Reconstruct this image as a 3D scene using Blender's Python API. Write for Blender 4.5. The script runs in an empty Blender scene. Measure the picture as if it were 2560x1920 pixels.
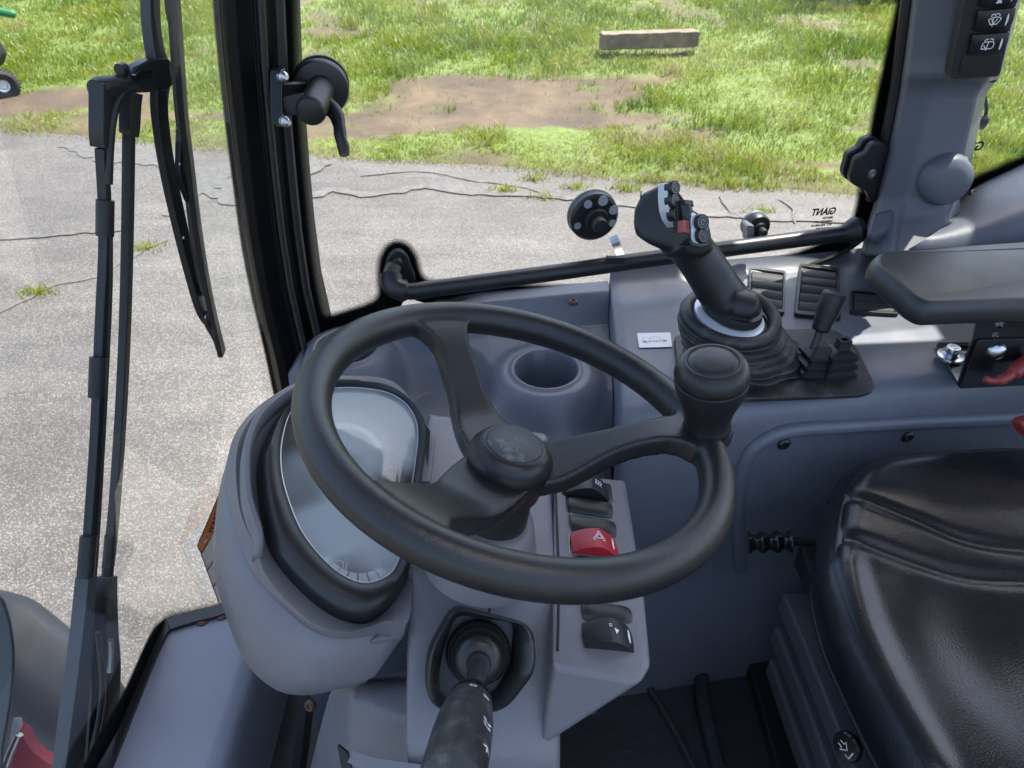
import bpy, bmesh, math, random
import numpy as np
from mathutils import Vector, Matrix, noise as mnoise
from mathutils.geometry import tessellate_polygon
random.seed(7); rng = np.random.default_rng(7)
R = math.radians
scn = bpy.context.scene
COL = scn.collection
# ---------------------------------------------------------------- camera, sky, sun, exposure
H = 1.75                     # eye height above the ground
TH = R(37); F = 1923.0       # pitch, focal length in photo pixels (2560 wide)
CAM = np.array([0, 0, H])
cam = bpy.data.cameras.new('camera'); camo = bpy.data.objects.new('camera', cam); COL.objects.link(camo)
camo.location = (0, 0, H); camo.rotation_euler = (R(90) - TH, 0, 0)
cam.sensor_width = 36; cam.lens = F / 2560 * 36; cam.clip_start = .02; cam.clip_end = 3000
cam.dof.use_dof = True; cam.dof.focus_distance = .88; cam.dof.aperture_fstop = 15
scn.camera = camo
SUN_EL, SUN_AZ = R(67), R(50)      # azimuth clockwise from +Y
w = bpy.data.worlds.new('World'); scn.world = w; w.use_nodes = True
wn = w.node_tree; bg = wn.nodes['Background']
sky = wn.nodes.new('ShaderNodeTexSky'); sky.sky_type = 'NISHITA'; sky.sun_disc = False
sky.sun_elevation = SUN_EL; sky.sun_rotation = SUN_AZ; sky.dust_density = 3.5; sky.air_density = 1.0
wn.links.new(sky.outputs[0], bg.inputs[0]); bg.inputs[1].default_value = .15
sl = bpy.data.lights.new('sun', 'SUN'); so = bpy.data.objects.new('sun', sl); COL.objects.link(so)
sl.energy = 4.8; sl.angle = R(.5); sl.color = (1, .95, .86)
sd = Vector((math.sin(SUN_AZ) * math.cos(SUN_EL), math.cos(SUN_AZ) * math.cos(SUN_EL), math.sin(SUN_EL)))
so.rotation_euler = sd.to_track_quat('Z', 'Y').to_euler()
scn.view_settings.view_transform = 'Standard'; scn.view_settings.look = 'None'
scn.view_settings.exposure = 1.70; scn.view_settings.gamma = 1; scn.view_settings.use_curve_mapping = False
scn.render.engine = 'CYCLES'
scn.cycles.use_denoising = True
scn.cycles.max_bounces = 8; scn.cycles.transparent_max_bounces = 24
scn.cycles.diffuse_bounces = 4; scn.cycles.glossy_bounces = 4
scn.cycles.sample_clamp_indirect = 4

# ---------------------------------------------------------------- geometry of the view
def ray(u, v):
    a = (u - 1280) / F; b = (960 - v) / F
    return np.array([a, math.cos(TH) + b * math.sin(TH), -math.sin(TH) + b * math.cos(TH)])
def W(u, v, D=None, x=None, y=None, z=None):
    """a point of the place seen at photo pixel (u, v); x, y, z measured from the eye"""
    d = ray(u, v)
    if z is not None: D = z / d[2]
    elif y is not None: D = y / d[1]
    elif x is not None: D = x / d[0]
    return CAM + d * D
class Plane:
    def __init__(s, p, n, xd=(1, 0, 0)):
        s.p = np.array(p, float); s.n = np.array(n, float); s.n /= np.linalg.norm(s.n)
        x = np.array(xd, float); x -= s.n * (x @ s.n); s.x = x / np.linalg.norm(x); s.y = np.cross(s.n, s.x)
    def on(s, u, v):
        d = ray(u, v); D = ((s.p - CAM) @ s.n) / (d @ s.n); return CAM + d * D
    def uv(s, u, v):
        q = s.on(u, v) - s.p; return (q @ s.x, q @ s.y)
    def at(s, a, b, h=0): return s.p + s.x * a + s.y * b + s.n * h
    def off(s, h): return Plane(s.p + s.n * h, s.n, s.x)
    def mat(s, a=0, b=0, h=0, rot=0):
        c, q = math.cos(rot), math.sin(rot)
        X = s.x * c + s.y * q; Y = -s.x * q + s.y * c; o = s.at(a, b, h)
        return Matrix(((X[0], Y[0], s.n[0], o[0]), (X[1], Y[1], s.n[1], o[1]), (X[2], Y[2], s.n[2], o[2]), (0, 0, 0, 1)))
E3 = np.array([0, 0, H])
def C(x, y, z): return np.array([x, y, z + H])      # eye-relative to world

# ---------------------------------------------------------------- materials
def nt(m): return m.node_tree.nodes, m.node_tree.links
def mat(name, base, rough=.5, metal=0, bump=None, spec=.5, coat=0, var=0, varscale=6, rvar=0, dust=0):
    m = bpy.data.materials.new(name); m.use_nodes = True; N, L = nt(m); b = N['Principled BSDF']
    b.inputs['Base Color'].default_value = (*base, 1); b.inputs['Roughness'].default_value = rough
    b.inputs['Metallic'].default_value = metal; b.inputs['Specular IOR Level'].default_value = spec
    b.inputs['Coat Weight'].default_value = coat; b.inputs['Coat Roughness'].default_value = .08
    tc = N.new('ShaderNodeNewGeometry'); pos = tc.outputs['Position']
    col = None
    if var:
        n = N.new('ShaderNodeTexNoise'); n.inputs['Scale'].default_value = varscale; n.inputs['Detail'].default_value = 6
        L.new(pos, n.inputs['Vector'])
        r = N.new('ShaderNodeMapRange'); r.inputs[1].default_value = .3; r.inputs[2].default_value = .7
        r.inputs[3].default_value = 1 - var; r.inputs[4].default_value = 1 + var; L.new(n.outputs[0], r.inputs[0])
        mx = N.new('ShaderNodeVectorMath'); mx.operation = 'SCALE'; mx.inputs[0].default_value = base
        L.new(r.outputs[0], mx.inputs['Scale']); col = mx.outputs[0]; L.new(col, b.inputs['Base Color'])
    if dust:
        n = N.new('ShaderNodeTexNoise'); n.inputs['Scale'].default_value = 45; n.inputs['Detail'].default_value = 10; n.inputs['Roughness'].default_value = .75
        L.new(pos, n.inputs['Vector'])
        r = N.new('ShaderNodeMapRange'); r.inputs[1].default_value = .5; r.inputs[2].default_value = .72; r.inputs[4].default_value = dust
        L.new(n.outputs[0], r.inputs[0])
        mx = N.new('ShaderNodeMixRGB'); mx.inputs[2].default_value = (.32, .31, .29, 1); mx.inputs[1].default_value = (*base, 1)
        if col: L.new(col, mx.inputs[1])
        L.new(r.outputs[0], mx.inputs[0]); L.new(mx.outputs[0], b.inputs['Base Color'])
    if rvar:
        n = N.new('ShaderNodeTexNoise'); n.inputs['Scale'].default_value = 18; n.inputs['Detail'].default_value = 5; L.new(pos, n.inputs['Vector'])
        r = N.new('ShaderNodeMapRange'); r.inputs[1].default_value = .3; r.inputs[2].default_value = .7
        r.inputs[3].default_value = rough - rvar; r.inputs[4].default_value = rough + rvar
        L.new(n.outputs[0], r.inputs[0]); L.new(r.outputs[0], b.inputs['Roughness'])
    if bump:
        kind, sc, st, dist = bump
        bp = N.new('ShaderNodeBump'); bp.inputs['Strength'].default_value = st; bp.inputs['Distance'].default_value = dist
        if kind == 'noise':
            t = N.new('ShaderNodeTexNoise'); t.inputs['Scale'].default_value = sc; t.inputs['Detail'].default_value = 3; L.new(pos, t.inputs['Vector']); o = t.outputs[0]
        else:
            nz = N.new('ShaderNodeTexNoise'); nz.inputs['Scale'].default_value = sc * .5; nz.inputs['Detail'].default_value = 2; L.new(pos, nz.inputs['Vector'])
            ad = N.new('ShaderNodeVectorMath'); ad.operation = 'MULTIPLY_ADD'; L.new(nz.outputs['Color'], ad.inputs[0])
            ad.inputs[1].default_value = (1.6 / sc,) * 3; L.new(pos, ad.inputs[2])
            t = N.new('ShaderNodeTexVoronoi'); t.feature = 'DISTANCE_TO_EDGE'; t.inputs['Scale'].default_value = sc; L.new(ad.outputs[0], t.inputs['Vector'])
            mr = N.new('ShaderNodeMapRange'); mr.inputs[2].default_value = .35; L.new(t.outputs['Distance'], mr.inputs[0]); o = mr.outputs[0]
        L.new(o, bp.inputs['Height']); L.new(bp.outputs[0], b.inputs['Normal'])
    return m
M = {}
M['grey'] = mat('grey_moulded_plastic', (.122, .131, .158), .38, bump=('noise', 650, .45, .0009), var=.09, rvar=.08, dust=.10)
M['grey2'] = mat('grey_pillar_plastic', (.098, .106, .126), .46, bump=('noise', 900, .25, .0006), var=.05)
M['greylt'] = mat('light_grey_plastic', (.150, .147, .160), .40, bump=('noise', 750, .4, .0008), var=.08, rvar=.08, dust=.09)
M['cowl'] = mat('painted_blue_grey_panel', (.205, .22, .265), .34, bump=('noise', 600, .1, .0004), var=.04)
M['leather'] = mat('grained_black_rim_foam', (.013, .0135, .0145), .38, bump=('vor', 480, .18, .0005), rvar=.04)
M['seat'] = mat('black_grained_vinyl', (.009, .010, .0125), .27, bump=('vor', 320, .12, .0006), rvar=.03)
M['arm'] = mat('black_armrest_vinyl', (.028, .029, .031), .40, bump=('vor', 520, .2, .0004), rvar=.05)
M['rubber'] = mat('black_rubber', (.013, .013, .0145), .44, var=.2, bump=('noise', 500, .15, .0006), rvar=.08)
M['dusty'] = mat('dusty_black_rubber', (.020, .020, .021), .5, var=.2, bump=('noise', 500, .2, .0006), dust=.22)
M['black'] = mat('satin_black_plastic', (.014, .0145, .016), .38, bump=('noise', 1200, .15, .0004), rvar=.04)
M['blackmatt'] = mat('matt_black_plastic', (.013, .0135, .015), .6)
M['paint'] = mat('glossy_black_paint', (.008, .008, .010), .22, coat=.4)
M['post'] = mat('black_post_paint', (.004, .004, .005), .4, spec=.2)
M['vent'] = mat('dark_grey_vent_plastic', (.030, .031, .034), .62)
M['frame'] = mat('black_cab_frame_paint', (.008, .0085, .010), .3)
M['vinylfloor'] = mat('black_floor_mat', (.030, .032, .037), .5, bump=('noise', 60, .5, .004), var=.2, dust=.05)
M['chrome'] = mat('zinc_plated_steel', (.55, .57, .6), .28, 1, bump=('noise', 300, .1, .0004), rvar=.1)
M['silver'] = mat('silver_trim', (.62, .64, .66), .3, .3)
M['red'] = mat('red_switch_plastic', (.42, .018, .028), .38)
M['redpaint'] = mat('red_painted_metal', (.38, .016, .03), .35)
M['redbelt'] = mat('red_buckle_plastic', (.26, .035, .03), .45)
M['redtrig'] = mat('faded_red_rocker', (.36, .085, .07), .5)
M['white'] = mat('white_print', (.75, .77, .78), .5)
M['rust'] = mat('rusty_screw_head', (.10, .055, .045), .5, .4, var=.3, varscale=200)
M['orange'] = mat('orange_print', (.9, .22, .02), .5)
M['label'] = mat('white_sticker', (.75, .78, .80), .45)
M['ink'] = mat('black_print', (.01, .01, .01), .5)
M['silverprint'] = mat('grey_print', (.3, .31, .32), .5)
M['susp'] = mat('dark_grey_bellows', (.075, .078, .086), .5)
M['fender'] = mat('dark_grey_mudguard', (.050, .054, .06), .42, var=.12, varscale=12, rvar=.06)
M['wood'] = mat('weathered_timber', (.135, .100, .062), .7, var=.45, varscale=14, bump=('noise', 60, .5, .01))
M['tyre'] = mat('black_tyre', (.02, .02, .02), .8)
M['green'] = mat('green_paint', (.02, .16, .05), .4)
M['dial'] = mat('display_grey_glare', (.16, .165, .17), .5)
M['wornhub'] = mat('worn_badge_disc', (.055, .058, .060), .55, dust=.75)
M['stalkwear'] = mat('worn_black_stalk', (.022, .024, .027), .42, dust=.28, rvar=.1)

def glass(name, tint, refl=1.0, ior=1.5, rough=0.0, veil=.05):
    m = bpy.data.materials.new(name); m.use_nodes = True; N, L = nt(m); N.remove(N['Principled BSDF'])
    o = N['Material Output']; t = N.new('ShaderNodeBsdfTransparent'); t.inputs[0].default_value = (*tint, 1)
    g = N.new('ShaderNodeBsdfGlossy'); g.inputs['Roughness'].default_value = rough
    ge = N.new('ShaderNodeNewGeometry'); dt = N.new('ShaderNodeVectorMath'); dt.operation = 'DOT_PRODUCT'; L.new(ge.outputs['Incoming'], dt.inputs[0]); L.new(ge.outputs['Normal'], dt.inputs[1])
    def mt(op, x, y=None):
        q = N.new('ShaderNodeMath'); q.operation = op
        for k, z in enumerate((x, y)):
            if z is None: continue
            if isinstance(z, (int, float)): q.inputs[k].default_value = z
            else: L.new(z, q.inputs[k])
        return q.outputs[0]
    f0 = ((ior - 1) / (ior + 1)) ** 2 * 1.9
    ml = mt('MULTIPLY', mt('ADD', mt('MULTIPLY', mt('POWER', mt('SUBTRACT', 1.0, mt('ABSOLUTE', dt.outputs['Value'])), 5.0), 1 - f0), f0), refl)
    mx = N.new('ShaderNodeMixShader'); L.new(ml, mx.inputs[0]); L.new(t.outputs[0], mx.inputs[1]); L.new(g.outputs[0], mx.inputs[2])
    d = N.new('ShaderNodeBsdfDiffuse'); d.inputs[0].default_value = (.55, .55, .52, 1)
    nz = N.new('ShaderNodeTexNoise'); nz.inputs['Scale'].default_value = 5; nz.inputs['Detail'].default_value = 9; nz.inputs['Roughness'].default_value = .7; L.new(ge.outputs['Position'], nz.inputs[0])
    r = N.new('ShaderNodeMapRange'); r.inputs[1].default_value = .45; r.inputs[2].default_value = .8; r.inputs[3].default_value = .004; r.inputs[4].default_value = veil; L.new(nz.outputs[0], r.inputs[0])
    m2 = N.new('ShaderNodeMixShader'); L.new(r.outputs[0], m2.inputs[0]); L.new(mx.outputs[0], m2.inputs[1]); L.new(d.outputs[0], m2.inputs[2])
    L.new(m2.outputs[0], o.inputs[0]); return m
M['glass'] = glass('clear_window_glass', (.95, .975, .965), 1.0)
M['wglass'] = glass('clear_windscreen_glass', (.94, .975, .965), 1.3, veil=.022)
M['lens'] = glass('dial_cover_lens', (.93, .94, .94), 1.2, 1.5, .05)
M['added_hatch'] = glass('added_light_hatch', (.88, .89, .88), 1.0)
def painted_glare(m):     # pale patches paint the sky glare on the cover
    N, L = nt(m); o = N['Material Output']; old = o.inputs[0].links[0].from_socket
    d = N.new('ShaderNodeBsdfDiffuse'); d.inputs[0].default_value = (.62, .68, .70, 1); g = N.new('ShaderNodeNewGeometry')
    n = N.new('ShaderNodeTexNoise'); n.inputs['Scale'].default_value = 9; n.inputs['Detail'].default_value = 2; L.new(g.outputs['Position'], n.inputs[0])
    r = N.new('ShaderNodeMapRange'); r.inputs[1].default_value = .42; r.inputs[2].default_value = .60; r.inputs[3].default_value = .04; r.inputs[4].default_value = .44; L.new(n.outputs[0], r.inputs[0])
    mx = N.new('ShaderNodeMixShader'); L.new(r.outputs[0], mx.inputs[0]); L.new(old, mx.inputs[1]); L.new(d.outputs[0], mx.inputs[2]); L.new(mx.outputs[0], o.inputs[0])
painted_glare(M['lens'])

def frit():
    """black ceramic band; towards its clear edge (uv v = 1) it breaks up into printed dots"""
    m = bpy.data.materials.new('printed_black_glass_band'); m.use_nodes = True; N, L = nt(m); b = N['Principled BSDF']
    b.inputs['Base Color'].default_value = (.004, .004, .005, 1); b.inputs['Roughness'].default_value = .35; b.inputs['Specular IOR Level'].default_value = .04
    uv = N.new('ShaderNodeUVMap'); sx = N.new('ShaderNodeSeparateXYZ'); L.new(uv.outputs[0], sx.inputs[0])
    mp = N.new('ShaderNodeVectorMath'); mp.operation = 'MULTIPLY'; mp.inputs[1].default_value = (1, 1, 0)
    rot = N.new('ShaderNodeVectorRotate'); rot.rotation_type = 'Z_AXIS'; rot.inputs['Angle'].default_value = R(45)
    L.new(uv.outputs[0], mp.inputs[0]); L.new(mp.outputs[0], rot.inputs[0])
    sc = N.new('ShaderNodeVectorMath'); sc.operation = 'SCALE'; sc.inputs['Scale'].default_value = 1 / .0027; L.new(rot.outputs[0], sc.inputs[0])
    fr = N.new('ShaderNodeVectorMath'); fr.operation = 'FRACTION'; L.new(sc.outputs[0], fr.inputs[0])
    sb = N.new('ShaderNodeVectorMath'); sb.operation = 'SUBTRACT'; sb.inputs[1].default_value = (.5, .5, 0); L.new(fr.outputs[0], sb.inputs[0])
    ln = N.new('ShaderNodeVectorMath'); ln.operation = 'LENGTH'; L.new(sb.outputs[0], ln.inputs[0])
    # uv y: metres from the clear edge (0) into the band (dots end at 0, solid beyond .016)
    r = N.new('ShaderNodeMapRange'); r.inputs[1].default_value = 0; r.inputs[2].default_value = .015; r.inputs[3].default_value = .26; r.inputs[4].default_value = .74
    L.new(sx.outputs[1], r.inputs[0])
    lt = N.new('ShaderNodeMath'); lt.operation = 'LESS_THAN'; L.new(ln.outputs['Value'], lt.inputs[0]); L.new(r.outputs[0], lt.inputs[1])
    L.new(lt.outputs[0], b.inputs['Alpha']); return m
M['frit'] = frit()

# ---------------------------------------------------------------- object helpers
def tag(o, label=None, cat=None, group=None, kind=None):
    if label: o['label'] = label
    if cat: o['category'] = cat
    if group: o['group'] = group
    if kind: o['kind'] = kind
    return o
def thing(name, label, cat, loc=None, group=None, matrix=None):
    o = bpy.data.objects.new(name, None); o.empty_display_size = .02; COL.objects.link(o)
    if matrix is not None: o.matrix_world = matrix
    elif loc is not None: o.location = Vector([float(c) for c in loc])
    return tag(o, label, cat, group)
def rootloc(p):
    while p.parent: p = p.parent
    return np.array(p.location)
def mesh(name, V, Fc, m, parent=None, label=None, bevel=0, seg=3, smooth=True, sharp=35, local=False, subs=0, angle=30, uv=None):
    V = np.array(V, float).reshape(-1, 3)
    me = bpy.data.meshes.new(name)
    if parent is not None: org = np.zeros(3) if local else rootloc(parent)
    else: org = np.zeros(3) if local else (V.min(0) + V.max(0)) / 2
    me.from_pydata((V - org).tolist(), [], [tuple(int(i) for i in f) for f in Fc]); me.validate()
    if isinstance(m, (list, tuple)):
        for q in m: me.materials.append(q)
    else: me.materials.append(m)
    bm = bmesh.new(); bm.from_mesh(me); bmesh.ops.recalc_face_normals(bm, faces=bm.faces); bm.to_mesh(me); bm.free()
    if uv is not None:
        l = me.uv_layers.new(name='UVMap')
        for i, lp in enumerate(me.loops): l.data[i].uv = uv[lp.vertex_index]
    if smooth:
        me.polygons.foreach_set('use_smooth', [True] * len(me.polygons))
        if not bevel and sharp < 179: me.set_sharp_from_angle(angle=R(sharp))
    o = bpy.data.objects.new(name, me); COL.objects.link(o)
    if parent is not None: o.parent = parent
    else: o.location = org
    if bevel:
        b = o.modifiers.new('b', 'BEVEL'); b.width = bevel; b.segments = seg; b.limit_method = 'ANGLE'; b.angle_limit = R(angle); b.harden_normals = True
    if subs:
        s = o.modifiers.new('s', 'SUBSURF'); s.levels = subs; s.render_levels = subs
    if label: o['label'] = label
    return o
def resample(P, n, closed=True):
    P = np.array(P, float)
    if closed: P = np.vstack([P, P[:1]])
    d = np.r_[0, np.cumsum(np.linalg.norm(np.diff(P, axis=0), axis=1))]
    t = np.linspace(0, d[-1], n + (1 if closed else 0))
    if closed: t = t[:-1]
    return np.stack([np.interp(t, d, P[:, k]) for k in range(P.shape[1])], 1)
def smoothpoly(P, n=8, closed=True):
    """Catmull-Rom through the points"""
    P = np.array(P, float); K = len(P); out = []
    rngk = range(K) if closed else range(K - 1)
    g = (lambda i: P[i % K]) if closed else (lambda i: P[min(max(i, 0), K - 1)])
    for i in rngk:
        a, b, c, d = g(i - 1), g(i), g(i + 1), g(i + 2)
        for t in np.linspace(0, 1, n, endpoint=False):
            out.append(.5 * (2 * b + (c - a) * t + (2 * a - 5 * b + 4 * c - d) * t * t + (3 * b - a - 3 * c + d) * t ** 3))
    if not closed: out.append(P[-1])
    return np.array(out)
def roundpoly(P, r, n=5):
    """polygon with its corners rounded (r per corner or one number)"""
    P = np.array(P, float); K = len(P); out = []
    rr = r if isinstance(r, (list, tuple)) else [r] * K
    for i in range(K):
        a, b, c = P[i - 1], P[i], P[(i + 1) % K]
        la, lc = np.linalg.norm(a - b), np.linalg.norm(c - b); q = min(rr[i], la * .48, lc * .48)
        p0 = b + (a - b) / la * q; p1 = b + (c - b) / lc * q
        for t in np.linspace(0, 1, n): out.append((1 - t) ** 2 * p0 + 2 * t * (1 - t) * b + t * t * p1)
    return np.array(out)
def prism(P, n, h0, h1):
    """closed solid between the outline P pushed h0 and h1 along n"""
    P = np.array(P, float); n = np.array(n, float); K = len(P)
    V = np.vstack([P + n * h0, P + n * h1])
    return V, [tuple(range(K))[::-1], tuple(range(K, 2 * K))] + [(i, (i + 1) % K, K + (i + 1) % K, K + i) for i in range(K)]
def ring_prism(Po, Pi, n, h0, h1):
    Po, Pi, n = np.array(Po), np.array(Pi), np.array(n, float); K = len(Po)
    V = np.vstack([Po + n * h0, Pi + n * h0, Po + n * h1, Pi + n * h1]); Fc = []
    for i in range(K):
        j = (i + 1) % K
        Fc += [(i, j, K + j, K + i), (2 * K + i, 3 * K + i, 3 * K + j, 2 * K + j), (i, 2 * K + i, 2 * K + j, j), (K + i, K + j, 3 * K + j, 3 * K + i)]
    return V, Fc
def loft(rings, closed=True, cap0=True, cap1=True):
    K = len(rings[0]); V = np.vstack(rings); Fc = []
    for r in range(len(rings) - 1):
        for i in range(K if closed else K - 1):
            j = (i + 1) % K; Fc.append((r * K + i, r * K + j, (r + 1) * K + j, (r + 1) * K + i))
    if closed and cap0: Fc.append(tuple(range(K))[::-1])
    if closed and cap1: Fc.append(tuple(range((len(rings) - 1) * K, len(rings) * K)))
    return V, Fc
def frames(P):
    P = np.array(P, float); T = np.gradient(P, axis=0); T /= np.linalg.norm(T, axis=1)[:, None]
    a = np.array([0, 0, 1.]) if abs(T[0][2]) < .9 else np.array([1., 0, 0])
    X = np.cross(T[0], a); X /= np.linalg.norm(X); Xs = [X]
    for i in range(1, len(P)):
        X = Xs[-1] - T[i] * (Xs[-1] @ T[i]); Xs.append(X / np.linalg.norm(X))
    Xs = np.array(Xs); return P, T, Xs, np.cross(T, Xs)
def tube(P, r, n=14, caps=True, rx=None, updir=None):
    """swept tube; r (and rx for the second axis) a number or one per point"""
    P, T, X, Y = frames(P); K = len(P); r = np.broadcast_to(r, K); r2 = np.broadcast_to(r if rx is None else rx, K)
    if updir is not None:
        up = np.array(updir, float); Y = np.array([up - t * (up @ t) for t in T]); Y /= np.linalg.norm(Y, axis=1)[:, None]; X = np.cross(Y, T)
    an = np.linspace(0, 2 * math.pi, n, endpoint=False)
    rings = [P[i] + np.outer(np.cos(an), X[i]) * r[i] + np.outer(np.sin(an), Y[i]) * r2[i] for i in range(K)]
    return loft(rings, True, caps, caps)
def strap(P, wid, thk, updir, n=1):
    """swept rounded rectangle: wid along updir x tangent, thk along updir"""
    P, T, _, _ = frames(P); K = len(P); wid = np.broadcast_to(wid, K); thk = np.broadcast_to(thk, K)
    up = np.array(updir, float); rings = []
    for i in range(K):
        Y = up - T[i] * (up @ T[i]); Y /= np.linalg.norm(Y); X = np.cross(Y, T[i])
        rings.append(np.array([P[i] + X * a * wid[i] / 2 + Y * b * thk[i] / 2 for a, b in ((-1, -1), (1, -1), (1, 1), (-1, 1))]))
    return loft(rings)
def lathe(c, n, prof, seg=48, xd=(1, 0, 0)):
    """profile [(radius, height)] turned about axis n at c; radius 0 closes it"""
    p = Plane(c, n, xd); an = np.linspace(0, 2 * math.pi, seg, endpoint=False); rings = []
    for r, h in prof: rings.append(p.p + np.outer(np.cos(an) * max(r, 1e-5), p.x) + np.outer(np.sin(an) * max(r, 1e-5), p.y) + p.n * h)
    return loft(rings)
def join(*parts):
    V, Fc, o = [], [], 0
    for v, f in parts:
        v = np.array(v).reshape(-1, 3); V.append(v); Fc += [tuple(i + o for i in q) for q in f]; o += len(v)
    return np.vstack(V), Fc
def boxm(c, sx, sy, sz):
    c = np.array(c, float); V = [c + np.array([a * sx, b * sy, d * sz]) / 2 for d in (-1, 1) for b in (-1, 1) for a in (-1, 1)]
    return V, [(0, 2, 3, 1), (4, 5, 7, 6), (0, 1, 5, 4), (2, 6, 7, 3), (0, 4, 6, 2), (1, 3, 7, 5)]
def fuse(name, parts, m, parent=None, voxel=.002, smooth=6, label=None, fac=.5):
    """parts melted into one skin"""
    V, Fc = join(*parts); org = rootloc(parent) if parent is not None else (V.min(0) + V.max(0)) / 2
    me = bpy.data.meshes.new('tmp'); me.from_pydata((V - org).tolist(), [], Fc)
    bm = bmesh.new(); bm.from_mesh(me)
    bmesh.ops.recalc_face_normals(bm, faces=bm.faces); bm.to_mesh(me); bm.free()
    o = bpy.data.objects.new('tmp', me); COL.objects.link(o)
    r = o.modifiers.new('r', 'REMESH'); r.mode = 'VOXEL'; r.voxel_size = voxel; r.use_smooth_shade = True
    if smooth: s = o.modifiers.new('s', 'SMOOTH'); s.iterations = smooth; s.factor = fac
    dg = bpy.context.evaluated_depsgraph_get(); me2 = bpy.data.meshes.new_from_object(o.evaluated_get(dg))
    bpy.data.objects.remove(o); me2.name = name; me2.materials.clear(); me2.materials.append(m)
    me2.polygons.foreach_set('use_smooth', [True] * len(me2.polygons))
    q = bpy.data.objects.new(name, me2); COL.objects.link(q)
    if parent is not None: q.parent = parent
    else: q.location = org
    if label: q['label'] = label
    return q
def plate(P2, holes, pl, h0, h1):
    """flat plate with holes; P2 and holes in plane coordinates"""
    loops = [P2] + holes; tris = tessellate_polygon([[Vector((a, b, 0)) for a, b in lp] for lp in loops])
    flat = [q for lp in loops for q in lp]; K = len(flat)
    V = [pl.at(a, b, h0) for a, b in flat] + [pl.at(a, b, h1) for a, b in flat]; Fc = []
    for t in tris: Fc += [tuple(t)[::-1], tuple(i + K for i in t)]
    o = 0
    for lp in loops:
        k = len(lp)
        for i in range(k): a, b = o + i, o + (i + 1) % k; Fc.append((a, b, b + K, a + K))
        o += k
    return np.array(V), Fc
def circ(a, b, r, n=20, rb=None): return [(a + r * math.cos(t), b + (rb or r) * math.sin(t)) for t in np.linspace(0, 2 * math.pi, n, endpoint=False)]
def ribbon(lines, wd, pl, h, closed=False):
    """printed strokes: flat ribbons of width wd on plane pl, lines in plane coordinates"""
    V, Fc = [], []
    for ln in lines:
        P = np.array(ln, float); T = np.gradient(P, axis=0) if len(P) > 2 else np.tile(P[-1] - P[0], (len(P), 1))
        T /= np.linalg.norm(T, axis=1)[:, None] + 1e-9; Nn = np.stack([-T[:, 1], T[:, 0]], 1) * wd / 2; o = len(V)
        for p, q in zip(P, Nn): V += [pl.at(*(p + q), h), pl.at(*(p - q), h)]
        Fc += [(o + 2 * i, o + 2 * i + 1, o + 2 * i + 3, o + 2 * i + 2) for i in range(len(P) - 1)]
    return np.array(V), Fc
def flat(polys, pl, h):
    V, Fc = [], []
    for P in polys: o = len(V); V += [pl.at(a, b, h) for a, b in P]; Fc.append(tuple(range(o, o + len(P))))
    return np.array(V), Fc
def text(s, size, pl, a, b, h, m, parent, name='lettering', rot=0, mirror=False, bold=0, shear=0, label=None, width=None, ax='LEFT'):
    c = bpy.data.curves.new('t', 'FONT'); c.body = s; c.size = size; c.offset = bold; c.shear = shear; c.align_x = ax; c.resolution_u = 3
    o = bpy.data.objects.new('t', c); COL.objects.link(o)
    dg = bpy.context.evaluated_depsgraph_get(); me = bpy.data.meshes.new_from_object(o.evaluated_get(dg)); bpy.data.objects.remove(o)
    V = np.array([v.co[:] for v in me.vertices])
    if not len(V): return None
    if width: V[:, 0] *= width / (V[:, 0].max() - V[:, 0].min())
    if mirror: V[:, 0] *= -1
    cr, sr = math.cos(rot), math.sin(rot)
    P = [pl.at(a + x * cr - y * sr, b + x * sr + y * cr, h) for x, y, _ in V]
    return mesh(name, P, [tuple(p.vertices) for p in me.polygons], m, parent, smooth=False, label=label)
def copytree(o, matrix=None, parent=None, label=None, group=None):
    c = o.copy(); COL.objects.link(c)
    if parent is not None: c.parent = parent
    if matrix is not None: c.matrix_world = matrix
    if label: c['label'] = label
    if group: c['group'] = group
    for ch in list(o.children): copytree(ch, parent=c)
    return c
def sstep(a, b, x): t = np.clip((x - a) / (b - a), 0, 1); return t * t * (3 - 2 * t)
def hfield(name, xs, ys, fn, m, parent=None, thick=0, label=None, mask=None):
    """moulded sheet z = fn(x, y) in eye-relative coordinates"""
    X, Y = np.meshgrid(xs, ys); Z = fn(X, Y); nx, ny = len(xs), len(ys)
    V = np.stack([X, Y, Z + H], -1).reshape(-1, 3); Fc = []
    for j in range(ny - 1):
        for i in range(nx - 1):
            if mask is not None and not mask((xs[i] + xs[i + 1]) / 2, (ys[j] + ys[j + 1]) / 2): continue
            Fc.append((j * nx + i, j * nx + i + 1, (j + 1) * nx + i + 1, (j + 1) * nx + i))
    o = mesh(name, V, Fc, m, parent, sharp=180, label=label)
    if thick: s = o.modifiers.new('s', 'SOLIDIFY'); s.thickness = thick; s.offset = -1
    return o
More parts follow.
